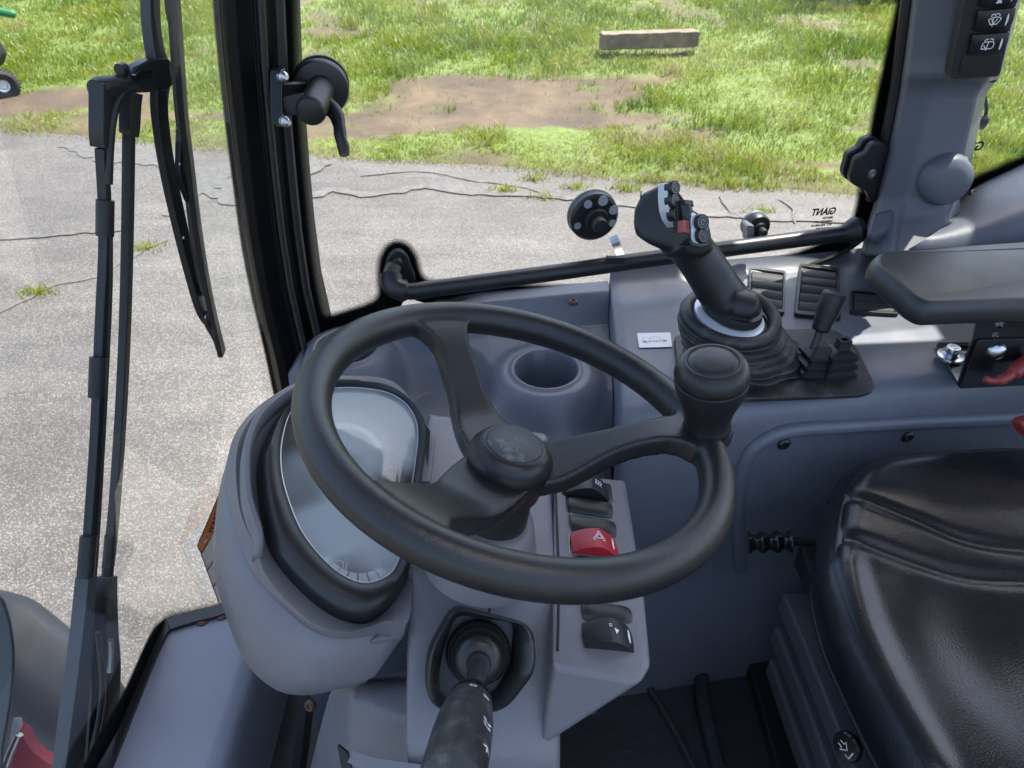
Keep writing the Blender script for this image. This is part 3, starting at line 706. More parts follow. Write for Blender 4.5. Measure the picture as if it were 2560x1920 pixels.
# floor mat with its raised lip and toe plate
mt = mesh('floor_mat', *prism(roundpoly([C(*p) for p in ((.02, .30, -1.165), (.75, .30, -1.165), (.75, .73, -1.165), (.05, .73, -1.165))], .03), (0, 0, 1), 0, .008), M['vinylfloor'], bevel=.002)
tag(mt, 'black ribbed rubber mat on the cab floor beneath the seat edge', 'floor mat')
bars = []
p0 = C(.02, .3, -1.157)
for i in range(26):
    for j in range(16):
        a = (i + j) % 2 * math.pi / 2 + .78; c = p0 + np.array([.02 + i * .028, .02 + j * .026, 0]); dx, dy = math.cos(a) * .009, math.sin(a) * .009
        bars.append(boxm(c, .003, .018, .002) if (i + j) % 2 else boxm(c, .018, .003, .002))
g = mesh('tread_pattern', *join(*bars), M['vinylfloor'], mt, smooth=False); g['kind'] = 'stuff'
kick = mesh('kick_ridge', *tube(smoothpoly([W(1610, 1545, z=-1.14), W(1700, 1620, z=-1.14), W(1745, 1640, z=-1.14), W(1760, 1760, z=-1.14), W(1800, 1925, z=-1.14)], 8, False), .012, 10), M['vinylfloor'], mt)
mesh('mat_fold', *tube(smoothpoly([W(1600, 1690, z=-1.15), W(1650, 1760, z=-1.15), W(1690, 1830, z=-1.15), W(1740, 1930, z=-1.15)], 8, False), .006, 8), M['vinylfloor'], mt)

# --- moulded shelf under the side window, front part, with two cup holders
sA, sB = ST(1528, 758, -.62), ST(1553, 1060, -.64)
seam = lambda t: sA[0] + (sB[0] - sA[0]) / (sB[1] - sA[1]) * (t - sA[1])
s_seam = sA[0]
c1 = ST(1365, 925, -.655); c2 = ST(868, 880, -.66)
def shelf(X, T):
    z = -.62 + np.interp(X, [-.37, -.335, -.27, -.2, -.05], [-.106, -.058, -.042, -.020, 0]) * sstep(.20, .05, T) - .045 * sstep(.028, .062, T) - .012 * sstep(.06, .20, T) - .055 * sstep(.20, .34, T)
    z = z - .05 * sstep(-.10, .02, -X - .12) * sstep(.05, .12, T) * sstep(.26, .12, T) * 0
    # scoop between the cup holders
    q = np.hypot((X - (c1[0] + c2[0]) / 2 + .02) / .085, (T - .16) / .11); z = z - .055 * sstep(1.1, .5, q)
    q = np.hypot((X - c1[0] - .10) / .10, (T - .34) / .12); z = z - .05 * sstep(1.1, .3, q)
    for (cs, ct), top, r in ((c1, -.655, .075), (c2, -.652, .072)):
        d = np.hypot(X - cs, T - ct)
        z = np.where(d < r + .03, z + (np.maximum(top, z) - z) * sstep(r + .018, r - .016, d), z)
        z = z + .004 * np.exp(-((d - .049) / .004) ** 2) - .085 * sstep(.0455, .0425, d)
    z = z - .50 * sstep(.34, .46, T)
    return z
ss = np.linspace(0, 1, 330); tt = np.linspace(0, .46, 230)
X, T = np.meshgrid(ss, tt); smin = -.365 + 0 * T; X = smin + (seam(T) - .0012 - smin) * X; Z = shelf(X, T); V = O0 + X[..., None] * U + T[..., None] * NI + np.stack([0 * Z, 0 * Z, Z + H], -1)
nx = len(ss)
Fc = [(j * nx + i, j * nx + i + 1, (j + 1) * nx + i + 1, (j + 1) * nx + i) for j in range(len(tt) - 1) for i in range(nx - 1)]
SH = mesh('moulded_shelf', V.reshape(-1, 3), Fc, M['grey'], sharp=180)
tag(SH, 'blue grey moulded shelf with round cup holders below the window, behind the steering wheel', 'shelf')
def screw(u, v, z, parent, nrm=(0, 0, 1), r=.0075, m='rust', plane=None):
    q = plane.on(u, v) if plane else W(u, v, z=z)
    return mesh('screw', *lathe(q, nrm, [(0, .001), (.003, .001), (.0035, .003), (r * .7, .0035), (r, .001), (r, -.003)], 18), M[m], parent)
screw(1433, 755, -.619, SH)
# raised front corner of the shelf beside the post
P = [W(u, v, D=d) for u, v, d in ((692, 925, 1.13), (705, 905, 1.13), (760, 870, 1.15), (800, 835, 1.17), (850, 790, 1.19), (900, 820, 1.16), (860, 930, 1.11), (760, 1000, 1.08), (697, 1010, 1.08))]
0 and mesh('corner_cap', *prism(P, (0, -.25, 1), -.06, .0), M['grey'], SH, bevel=.008)

# --- long side console
top = -.62; eK = .342
prof = [(.0, -.60), (.012, -.615), (.03, -.62), (.10, -.62), (.25, -.621), (.315, -.623), (.334, -.630), (.343, -.645), (.347, -.665), (.350, -.70), (.354, -.80), (.356, -.90), (.360, -.94), (.370, -.955), (.396, -1.025), (.404, -1.045), (.408, -1.18)]
ss = np.concatenate([[.0004, .0012, .006], np.linspace(.02, 1.1, 60)]); V = []
for k, s in enumerate(ss):
    e = (.10, .003, .0005)[k] if k < 3 else 0
    for i, (t, z) in enumerate(prof): V.append(S(s + seam(t) * max(0, 1 - s / .5) + s_seam * min(1, s / .5), t - (min(e, .01) if i > 4 else 0), z - e))
K = len(prof)
CON = mesh('side_console', V, [(j * K + i, j * K + i + 1, (j + 1) * K + i + 1, (j + 1) * K + i) for j in range(len(ss) - 1) for i in range(K - 1)], M['grey'], sharp=180)
tag(CON, 'long blue grey moulded console carrying the joystick and vents along the side window', 'console')
FACE = Plane(S(.5, .352, -.80), NI + np.array([0, 0, .03]), U)
rp = [(2900, 1015), (2560, 1042), (2300, 1054), (2100, 1066), (2000, 1072), (1940, 1084), (1890, 1112), (1862, 1150), (1846, 1210), (1842, 1300), (1850, 1420)]
mesh('face_bead', *tube([FACE.on(*p) for p in smoothpoly(rp, 6, False)], .011, 12), M['grey'], CON)
for px in ((1960, 1111), (2270, 1092)): screw(*px, 0, CON, NI, .009, 'black', FACE.off(.002))
# corner of the console wall near the floor, beside the column
0 and mesh('lower_wall', *prism([S(s, t, z) for s, t, z in ((.08, .36, -.66), (.26, .36, -.66), (.26, .372, -1.17), (.02, .372, -1.17))], NI, -.02, .004), M['grey'], CON, bevel=.004)
screw(1905, 1595, -1.10, CON, NI, .008, 'black')

# --- vents on the console
VP = Plane(S(.5, .1, -.6195), (0, 0, 1), U)
def vent(label, px, rows, grp='slatted air vents on the side console'):
    Q = [VP.uv(*p) for p in px]; Q = np.array(Q); c = Q.mean(0)
    o = thing('air_vent', label, 'vent', VP.at(*c), grp)
    out = roundpoly(Q, .006, 4); inn = roundpoly(c + (Q - c) * .87, .004, 4)
    mesh('frame', *ring_prism([VP.at(*q) for q in out], [VP.at(*q) for q in inn], (0, 0, 1), -.002, .006), M['black'], o, bevel=.0015, seg=2)
    mesh('duct', *prism([VP.at(*q) for q in inn], (0, 0, 1), .0002, .0012), M['blackmatt'], o)
    qi = c + (Q - c) * .82; A, B, Cc, Dd = qi       # A-B front edge pair order: tl, tr, br, bl
    for k in range(rows):
        t0, t1 = (k + .03) / rows, (k + .97) / rows
        l0, r0, l1, r1 = A + (Dd - A) * t0, B + (Cc - B) * t0, A + (Dd - A) * t1, B + (Cc - B) * t1; rr = []
        for f, h in ((0, .001), (.15, .0055), (.5, .0075), (.85, .0045), (1, .0005)): rr.append((l0 + (l1 - l0) * f, r0 + (r1 - r0) * f, h))
        V = [VP.at(*a, h) for a, b, h in rr] + [VP.at(*b, h) for a, b, h in rr] + [VP.at(*rr[4][0], 0), VP.at(*rr[4][1], 0)]
        Fc = [(i, i + 1, i + 6, i + 5) for i in range(4)] + [(0, 1, 2, 3, 4), (5, 6, 7, 8, 9)[::-1]]
        mesh('slat', V, Fc, M['vent'], o, sharp=60)
vent('air vent half hidden behind the joystick boot', [(1872, 672), (1963, 684), (1960, 790), (1868, 775)], 4)
vent('tallest air vent, with five slats, behind the small black lever', [(1998, 664), (2096, 676), (2100, 802), (1984, 792)], 5)
vent('small two slat air vent in front of the armrest tip', [(2124, 732), (2232, 742), (2246, 792), (2122, 785)], 2)

# --- sticker on console
a = [VP.uv(*p) for p in ((1592, 834), (1676, 832), (1680, 868), (1598, 870))]
STK = thing('instruction_sticker', 'small white sticker with red arrow on the console in front of the joystick', 'sticker', VP.at(*a[0]))
mesh('paper', *prism([VP.at(*q) for q in roundpoly(a, .002, 3)], (0, 0, 1), .0004, .0009), M['label'], STK)
c = np.mean(a, 0)
mesh('red_arrow', *ribbon([[(c[0] - .019, c[1] - .002), (c[0], c[1] - .004), (c[0] + .017, c[1] - .005)], [(c[0] - .014, c[1] + .001), (c[0] - .019, c[1] - .002), (c[0] - .013, c[1] - .006)], [(c[0] + .011, c[1] - .001), (c[0] + .017, c[1] - .005), (c[0] + .010, c[1] - .008)]], .0016, VP, .001), M['redtrig'], STK, smooth=False)
mesh('drawing', *ribbon([circ(c[0] - .012, c[1] + .003, .0055) + [(c[0] - .0065, c[1] + .003)], circ(c[0] + .002, c[1] + .003, .008, rb=.006) + [(c[0] + .01, c[1] + .003)], [(c[0] - .004, c[1] + .003), (c[0] + .008, c[1] + .003)]], .0006, VP, .001), M['silverprint'], STK, smooth=False)

# --- rear corner post with switch panel
def rear_post():
    o = thing('rear_corner_post', 'grey moulded post cover with switches and round boss behind the side window', 'post', S(.6, 0, -.5))
    lv = [(-300, 2318, 2300 + 180, 2630, .075), (0, 2277, 2415, 2553, .07), (150, 2258, 2370, 2512, .072), (192, 2252, 2352, 2500, .074), (212, 2249, 2330, 2482, .056), (235, 2245, 2325, 2466, .05), (330, 2227, 2303, 2445, .05), (420, 2205, 2286, 2425, .055), (500, 2186, 2266, 2392, .062), (545, 2172, 2250, 2394, .075), (590, 2160, 2240, 2400, .10), (640, 2150, 2235, 2410, .13)]
    rings = []
    for v, l, m_, r, t in lv:
        a = WIN.off(.018).on(l, v); b = WIN.off(.018 + t * .5).on(l + 12, v); c_ = WIN.off(t + .02).on(m_, v); d = WIN.off(t + .03).on(r - 22, v); e = WIN.off(t * .6).on(r, v); f = WIN.off(-.02).on(r - 4, v)
        rings.append(np.array([a, b, c_, d, e, f, WIN.off(-.02).on(l + 20, v)]))
    mesh('cover', *loft(rings), M['grey2'], o, bevel=.008, seg=3, angle=12)
    mesh('edge_seal', *tube([WIN.off(.016).on(l - 8, v) for v, l, *_ in lv if v < 545], .009, 10), M['black'], o)
    ft = [WIN.off(.075).on(*p) for p in ((2184, 535), (2234, 584), (2386, 502), (2400, 480), (2240, 520))] + [WIN.off(.10).on(*p) for p in ((2166, 592), (2206, 627), (2300, 612), (2398, 560))] + [WIN.off(.0).on(*p) for p in ((2180, 540), (2170, 600), (2390, 500), (2396, 560))]
    bm = bmesh.new(); [bm.verts.new(p) for p in ft]; bmesh.ops.convex_hull(bm, input=bm.verts)
    bm.verts.index_update(); hv = [v.co[:] for v in bm.verts]; hf = [tuple(v.index for v in f.verts) for f in bm.faces]; bm.free()
    mesh('foot', hv, hf, M['grey2'], o, bevel=.005, angle=15)
    # round boss
    bc = WIN.off(.075).on(2352, 442); bn = np.array([-.05, -1, .12]); rr = .037
    mesh('round_boss', *lathe(bc, bn, [(0, .034), (rr * .5, .034), (rr * .85, .031), (rr, .022), (rr * 1.08, .0), (rr * 1.3, -.02), (rr * 1.3, -.04)], 48), M['grey2'], o, sharp=180)
    mesh('screw', *lathe(WIN.off(.040).on(2224, 450), NI, [(0, .002), (.004, .002), (.005, .004), (.008, .003), (.009, 0), (.009, -.02)], 18), M['silverprint'], o)
    # switch panel
    sp = Plane(W(2450, 90, D=.985), (-.02, -1, -.12), (1, .0, 0))
    pts = [sp.uv(*p) for p in ((2425, -70), (2560, -78), (2498, 190), (2374, 198))]
    mesh('switch_bezel', *prism([sp.at(*q) for q in roundpoly(pts, .006, 4)], sp.n, -.02, .002), M['blackmatt'], o, bevel=.002)
    bl = [sp.uv(*p) for p in ((2404, 138), (2504, 131), (2496, 181), (2392, 188))]
    mesh('blank_plate', *prism([sp.at(*q) for q in roundpoly(bl, .004, 4)], sp.n, .002, .0035), M['black'], o, bevel=.0008, seg=2)
    for k, (q, kind) in enumerate(((((2440, 23), (2534, 14), (2522, 67), (2430, 74)), 1), (((2426, 83), (2518, 75), (2507, 127), (2415, 134)), 2), (((2452, -38), (2548, -46), (2538, 6), (2443, 14)), 0))):
        Q = np.array([sp.uv(*p) for p in q]); rows = []
        c = Q.mean(0); ex = (Q[1] + Q[2] - Q[0] - Q[3]) / 2; ey = (Q[0] + Q[1] - Q[2] - Q[3]) / 2
        for f in np.linspace(-.5, .5, 9):
            h = .010 + .004 * f - .010 * (f + .0) ** 2 * 1.2
            rows.append([(c + ex * x + ey * (f + (.10 * (x * x * 4 - 1) if f < 0 else 0)), h * (1 - .25 * abs(2 * x) ** 6)) for x in np.linspace(-.5, .5, 9)])
        V = [sp.at(*p, h) for r in rows for p, h in r] + [sp.at(*p, 0) for r in (rows[0], rows[-1]) for p, h in r]
        Fc = [(j * 9 + i, j * 9 + i + 1, (j + 1) * 9 + i + 1, (j + 1) * 9 + i) for j in range(8) for i in range(8)]
        Fc += [(i, 81 + i, 82 + i, i + 1) for i in range(8)] + [(72 + i, 90 + i, 91 + i, 73 + i) for i in range(8)]
        Fc += [tuple(range(0, 81, 9)) + (90, 81), tuple(range(8, 81, 9)) + (98, 89)]
        s = mesh('rocker_switch', V, Fc, M['black'], o, sharp=30, label=('top rocker cut by the frame', 'rocker with front window wiper symbol', 'rocker with rear window wiper symbol')[k])
        def pt(x, y, hh=.0016): f = y; return c + ex * x + ey * y
        def hz(y): return .0108 + .004 * y - .012 * y * y + .0003
        def ic(lines, wdt=.0011):
            V, Fc = [], []
            for ln in lines:
                P = [np.array(pt(*p)) for p in ln]
                for p, q, ln0, ln1 in zip(P[:-1], P[1:], ln[:-1], ln[1:]):
                    t = (q - p) / (np.linalg.norm(q - p) + 1e-9); n_ = np.array([-t[1], t[0]]) * wdt / 2; oo = len(V)
                    V += [sp.at(*(p + n_), hz(ln0[1])), sp.at(*(p - n_), hz(ln0[1])), sp.at(*(q - n_), hz(ln1[1])), sp.at(*(q + n_), hz(ln1[1]))]; Fc.append((oo, oo + 1, oo + 2, oo + 3))
            return V, Fc
        fan = [[(-.22, .10), (-.14, .17), (-.04, .20), (.06, .18), (.12, .11), (.04, -.17), (-.14, -.17), (-.22, .10)], [(-.09, .19), (-.07, -.28)], [(-.14, .10), (-.05, -.15)], [(.02, .12), (-.05, -.15)], [(-.16, .22), (-.14, .33), (-.06, .34), (-.05, .24)], [(-.03, .34), (.05, .34), (.07, .24)]]
        box = [[(-.22, .08), (-.17, .18), (.04, .18), (.09, .10), (.09, -.10), (.05, -.18), (-.22, -.18), (-.22, .08)], [(-.06, .18), (-.08, -.28)], [(-.18, .02), (-.08, -.22)], [(-.18, .22), (-.14, .30), (-.07, .30)], [(-.03, .30), (.04, .30), (.06, .22)]]
        if kind: mesh('symbol', *ic(fan if kind == 1 else box), M['white'], s, smooth=False)
        else: mesh('symbol', *ic([[(-.10, -.3), (.05, -.3)], [(-.08, -.22), (.03, -.22)]], .002), M['white'], s, smooth=False)
        V = []
        for yy in np.linspace(-.30, .30, 9):
            ww = .030 * math.sqrt(max(0, 1 - (yy / .31) ** 2)); V += [sp.at(*pt(.29 - ww, yy), hz(yy)), sp.at(*pt(.29 + ww, yy), hz(yy))]
        mesh('marker_slot', V, [(2 * i, 2 * i + 1, 2 * i + 3, 2 * i + 2) for i in range(8)], M['white'], s, smooth=False)
rear_post()

# --- rear quarter window and trim below it
RW = thing('rear_quarter_window', 'small clear pane behind the rear corner post with dotted lower edge', 'window', S(.8, 0, -.3))
RP = Plane(S(.62, .0, -.4), NI, U)
mesh('glass_pane', [RP.at(a, b) for a, b in ((-.0, -.25), (.55, -.25), (.55, .8), (.0, .8))], [(0, 1, 2, 3)], M['glass'], RW, smooth=False)
rb = smoothpoly([RP.uv(*p) for p in ((2380, 490), (2432, 455), (2500, 425), (2560, 398), (2700, 340), (2900, 262))], 5, False)
frit_band('edge_band', rb, lambda a, b: RP.at(a, b, .002), M['frit'], RW, inw=.017, outw=.03)
stamp(2453, 374, RP, False, RW)
rows = [[(2392, 500, .0), (2432, 466, .0), (2500, 436, .0), (2560, 406, .0), (2700, 348, .0), (2900, 270, .0)],
        [(2390, 512, .03), (2436, 474, .03), (2500, 445, .03), (2562, 416, .03), (2700, 360, .03), (2900, 285, .03)],
        [(2380, 550, .10), (2440, 520, .11), (2500, 500, .12), (2562, 478, .13), (2700, 430, .14), (2900, 370, .15)],
        [(2330, 590, .15), (2410, 575, .16), (2500, 552, .17), (2570, 535, .18), (2700, 505, .19), (2900, 470, .20)],
        [(2240, 640, .14), (2350, 660, .17), (2480, 650, .19), (2600, 640, .20), (2760, 620, .21), (2950, 600, .22)],
        [(2150, 690, .12), (2280, 740, .16), (2450, 760, .19), (2600, 760, .20), (2780, 760, .21), (3000, 760, .22)]]
V = [RP.off(t).on(u, v) for r in rows for u, v, t in r]
tr = mesh('rear_trim', V, [(j * 6 + i, j * 6 + i + 1, (j + 1) * 6 + i + 1, (j + 1) * 6 + i) for j in range(5) for i in range(5)], M['grey'], sharp=180, subs=2)
tag(tr, 'raised grey trim behind the rear corner post, above the armrest', 'trim')
mesh('screw', *lathe(RP.off(.034).on(2438, 484), (0.05, -.35, .93), [(0, .001), (.003, .001), (.005, .003), (.008, .002), (.009, .0), (.009, -.004)], 18), M['rust'], tr)
0 and mesh('base_block', *prism([RP.off(.10).on(*p) for p in ((2165, 585), (2240, 600), (2395, 545), (2395, 600), (2260, 700), (2150, 650))], NI, -.08, .0), M['grey2'], tr, bevel=.008)
# something black hanging outside by the rear pane
hg = mesh('outside_handle', *tube(smoothpoly([RP.off(-.05).on(*p) for p in ((2462, 240), (2466, 275), (2458, 305), (2446, 318))], 5, False), [.003] * 8 + [.008] * 8, 8), M['black']); tag(hg, 'black handle outside the glass behind the rear post', 'handle')

# --- bracket on the glass edge by the rear post
BR = WIN.off(.012)
o = thing('hinge_bracket', 'black angular glass hinge with one bolt beside the rear post', 'hinge', BR.on(2158, 418))
pp = ((2150, 345), (2174, 334), (2200, 350), (2196, 490), (2150, 480), (2142, 460), (2106, 442), (2100, 427), (2113, 378), (2140, 364))
mesh('outer_plate', *prism([BR.on(*p) for p in roundpoly(pp, 6, 3)], NI, -.004, .008), M['black'], o, bevel=.002)
q = [(x + 6, y + 5) for x, y in pp]; mesh('inner_plate', *prism([BR.on(*p) for p in roundpoly(q, 6, 3)], NI, .010, .022), M['black'], o, bevel=.003)
mesh('bolt', *lathe(BR.on(2160, 421), NI, [(0, .0255), (.0035, .0255), (.004, .024), (.0075, .0235), (.0078, .02)], 20), M['chrome'], o)

# --- grab bar across the window
GB = thing('grab_bar', 'long black bar with bolted elbow end running across the foot of the side window', 'bar', WIN.off(.05).on(1500, 672))
bl = WIN.off(.052)
bpx = [(1066, 724), (1240, 701), (1420, 677), (1602, 651), (1832, 620), (2100, 585)]
mesh('tube', *tube([bl.on(*p) for p in smoothpoly(bpx, 6, False)], .0126, 20), M['black'], GB)
mesh('elbow', *tube(smoothpoly([WIN.off(.02).on(985, 668), WIN.off(.034).on(978, 690), WIN.off(.046).on(985, 716), bl.on(1020, 728), bl.on(1068, 724)], 6, False), [.012] * 6 + [.0165] * 6 + [.0165] * 6 + [.0128] * 7, 20), M['black'], GB)
mp = WIN.off(.006)
mesh('mount_plate', *prism([mp.on(*p) for p in smoothpoly(((962, 700), (963, 655), (975, 628), (994, 618), (1014, 628), (1026, 655), (1034, 700)), 5, True)], NI, 0, .012), M['black'], GB, bevel=.003)
mesh('bolt', *lathe(WIN.off(.018).on(993, 654), NI, [(0, .008), (.005, .0075), (.008, .004), (.0085, 0)], 20), M['rubber'], GB)
mesh('end_ball', *tube([bl.on(2098, 586), bl.on(2110, 583), bl.on(2122, 580), bl.on(2138, 576), bl.on(2152, 573)], [.0128, .0135, .018, .022, .019], 20), M['rubber'], GB)
cp = bl.off(.0)
mesh('slot_plate', *boxm(bl.on(1536, 652) + np.array([0, -.008, .006]), .028, .008, .010), M['blackmatt'], GB)

# --- knobs and latch on the glass
def glass_knob(u, v, r, lab, white=False, kn=1.0):
    p = WIN.off(.004); c = p.on(u, v); n = NI * 1.0 + np.array([.06, 0, -.02]); n /= np.linalg.norm(n)
    o = thing('glass_knob', lab, 'knob', c, 'round knobs on the side glass')
    mesh('glass_washer', *lathe(c, n, [(0, -.008), (r * 1.02, -.008), (r * 1.04, -.005), (r * 1.0, -.003)], 40), M['greylt'], o)
    mesh('disc', *lathe(c, n, [(0, .012), (r * .9, .012), (r, .008), (r, -.002), (0, -.002)], 48), M['black'], o)
    mesh('hub', *lathe(c, n, [(0, .040 * kn), (r * .27, .039 * kn), (r * .30, .034 * kn), (r * .30, .024 * kn), (r * .48, .024 * kn), (r * .50, .020 * kn), (r * .50, .008)], 36), M['rubber'], o)
    pl = Plane(c, n, U)
    if white:
        for a, rr, q in ((118, .0065, .74), (70, .0078, .78), (22, .0075, .80), (-20, .0058, .78), (198, .0055, .76)):
            mesh('white_dot', *lathe(pl.at(math.cos(R(a)) * r * q, math.sin(R(a)) * r * q), n, [(0, .0128), (rr, .0128), (rr, .011)], 20), M['silverprint'], o)
    return o
k = glass_knob(1482, 538, .038, 'large round black knob with five pale dots, left of the joystick head', True)
stp = [WIN.off(.012).on(1532, 590), WIN.off(.02).on(1541, 612), WIN.off(.045).on(1552, 645)]
mesh('metal_strap', *strap(smoothpoly(stp, 4, False), .013, .003, NI), M['chrome'], k)
k2 = glass_knob(1888, 562, .0215, 'small round black knob on the glass, right of the joystick head', False, .8)
mesh('angle_plate', *prism([WIN.off(.02).on(*p) for p in ((1862, 562), (1866, 558), (1880, 560), (1878, 600), (1864, 600))], NI, -.012, .008), M['greylt'], k2)

def latch():
    c = WIN.off(.012).on(803, 222); e = W(778, 276, D=.945); n = e - c; L = np.linalg.norm(n); n /= L
    o = thing('window_latch', 'black window latch with round disc and curved finger lever beside the front post', 'latch', c)
    dn = NI
    mesh('disc', *lathe(WIN.on(803, 218), dn, [(0, .012), (.027, .012), (.034, .010), (.036, .006), (.036, .0), (.034, -.004), (0, -.004)], 48), M['black'], o)
    mesh('glass_washer', *lathe(WIN.on(803, 214), dn, [(0, -.006), (.036, -.006), (.036, -.010)], 40), M['rubber'], o)
    mesh('barrel', *tube([c, c + n * L * .55, c + n * L * .62, c + n * L * .63, c + n * L], [.0175, .0175, .0175, .0185, .0185], 32), M['rubber'], o, sharp=50)
    mesh('end_cap', *lathe(c + n * L, n, [(.0185, -.002), (.0185, .002), (.0165, .006), (.011, .0085), (0, .009)], 32), M['rubber'], o)
    lp = [(800, 252, .985), (820, 264, .98), (840, 286, .975), (848, 315, .97), (852, 345, .965), (859, 370, .965), (861, 388, .965)]
    mesh('finger_lever', *tube(smoothpoly([W(*p) for p in lp], 5, False), np.interp(np.linspace(0, 1, 31), [0, .25, .42, .5, .6, .7, .8, .9, 1], [.010, .0095, .0085, .0072, .0078, .0066, .0074, .0068, .006]), 16, rx=np.interp(np.linspace(0, 1, 31), [0, .3, 1], [.013, .011, .008])), M['rubber'], o)
    pp = Plane(W(725, 262, D=.945), (.1, -1, .1))
    mesh('mount_plate', *prism([pp.on(*p) for p in roundpoly(((702, 246), (710, 240), (760, 232), (765, 282), (720, 290), (704, 284)), 6, 3)], pp.n, -.004, .004), M['rubber'], o, bevel=.0015)
    mesh('upper_arm', *strap([W(704, 222, D=.945), W(735, 219, D=.96), W(785, 216, D=.99)], .012, .006, (0, -1, 0)), M['black'], o)
    mesh('post_block', *prism([W(*p, D=.935) for p in ((676, 172), (700, 170), (706, 176), (708, 300), (700, 318), (680, 300))], (0, -1, .1), -.015, .005), M['frame'], o, bevel=.003)
    for px in ((707, 192), (713, 304)):
        mesh('bolt', *lathe(W(*px, D=.93), (.75, -.65, .1), [(0, .008), (.0028, .008), (.0034, .007), (.0048, .006), (.0052, .003), (.0066, .002), (.0066, -.004)], 16), M['chrome'], o)
latch()

# --- roof and unseen shell of the cab: they only shape the light below
rf = mesh('unseen_cab_roof', *prism([C(*p) for p in ((-.50, -.12, .50), (-.20, -.12, .50), (-.20, .42, .50), (.75, .42, .50), (.75, -.12, .50), (1.55, -.12, .50), (1.55, 1.62, .50), (1.04, 1.60, .50), (1.01, 1.25, .50), (.98, 1.235, .50), (.84, 1.225, .50), (.76, 1.27, .50), (.60, 1.46, .5), (-.50, 1.50, .50))], (0, 0, 1), 0, .06), M['greylt']); tag(rf, 'unseen flat cab roof with its edge notched to let sun in', 'roof')  # unseen roof, edge notched so sun patches reach the console
bk = mesh('unseen_side_wall', *prism([S(s, -.01, z) for s, z in ((-.36, -.76), (-.2, -.68), (1.3, -.66), (1.3, -1.5), (-.30, -1.5))], NI, -.03, 0), M['frame']); tag(bk, 'unseen black outer wall of the cab below the side window', 'wall')

mesh('added_hatch_pane', [C(*p) for p in ((-.21, -.12, .53), (-.21, .43, .53), (.76, .43, .53), (.76, -.12, .53))], [(0, 1, 2, 3)], M['added_hatch'], rf, smooth=False)  # unseen hatch, added to let sky light in from above
dw = mesh('unseen_side_wall', *boxm(C(.55, -.16, -1.0), 1.9, .04, .62), M['grey2'], smooth=False); tag(dw, 'unseen grey lower wall of the cab on the open door side', 'wall')
rw = mesh('unseen_rear_wall', *boxm(C(1.52, .55, -.95), .05, 1.4, .75), M['grey2'], smooth=False); tag(rw, 'unseen grey lower rear wall of the cab behind the seat', 'wall')
# ================================================================ STEERING WHEEL AND COLUMN
NW = np.array([.2385, .0696, .9686]); WC = C(.008, .5065, -.4232); WP = Plane(WC, NW)
SW = thing('steering_wheel', 'black three spoke steering wheel with grained rim and spinner knob', 'steering wheel', WC)
RR = .1748
def wpt(u, v): return np.array(WP.uv(u, v))
parts = []
an = np.linspace(0, 2 * math.pi, 121)[:-1]
ringp = np.array([WP.at(RR * math.cos(a), RR * math.sin(a)) for a in an])
rg = []
for k in range(120):
    a = an[k]; d = WP.x * math.cos(a) + WP.y * math.sin(a)
    rg.append(np.array([WP.p + d * (RR + .0158 * math.cos(t)) + WP.n * .0163 * math.sin(t) for t in np.linspace(0, 2 * math.pi, 20, endpoint=False)]))
V, Fc = loft(rg, True, False, False); Fc = list(Fc) + [(119 * 20 + i, 119 * 20 + (i + 1) % 20, (i + 1) % 20, i) for i in range(20)]
parts.append((V, Fc))
hubh = -.052
def spoke(px_rim, w0, w1, w2, bend=0, a0=.30, a1=.98):
    e = wpt(*px_rim); ang = math.atan2(e[1], e[0]); d = np.array([math.cos(ang), math.sin(ang)]); q = np.array([-d[1], d[0]])
    ts = np.linspace(0, 1, 22); P, wd, th = [], [], []
    for t in ts:
        r = .012 + (RR + .002 - .012) * t
        h = hubh + (-.0015 - hubh) * sstep(a0, a1, t) ** .9
        P.append(WP.at(*(d * r + q * bend * math.sin(math.pi * t)), h))
        wd.append(w0 + (w1 - w0) * sstep(.15, .55, t) + (w2 - w1) * sstep(.70, 1.0, t) ** 1.6); th.append(.017 + .004 * t)
    return strap(P, wd, th, NW)
parts.append(spoke((1092, 800), .056, .034, .074, -.004))
parts.append(spoke((1700, 1090), .056, .032, .072, .004, .05, .85))
parts.append(spoke((1010, 1285), .066, .052, .088, 0))
parts.append(lathe(WP.at(0, 0, hubh), NW, [(0, -.014), (.034, -.014), (.037, 0), (.034, .010), (0, .010)], 40))
rim = fuse('rim_and_spokes', parts, M['leather'], SW, voxel=.0022, smooth=9, fac=.5)
hub = mesh('hub', *lathe(WP.at(0, 0, hubh), NW, [(0, -.02), (.035, -.02), (.0375, .0), (.0388, .010), (.0375, .018), (.0325, .0245), (.0272, .0285), (.0258, .0282), (.0254, .0290)], 64), M['rubber'], SW, sharp=70)
mesh('badge_disc', *lathe(WP.at(0, 0, hubh), NW, [(0, .0302), (.0242, .0300), (.0250, .0292), (.0250, .027)], 64), M['wornhub'], hub, sharp=60)
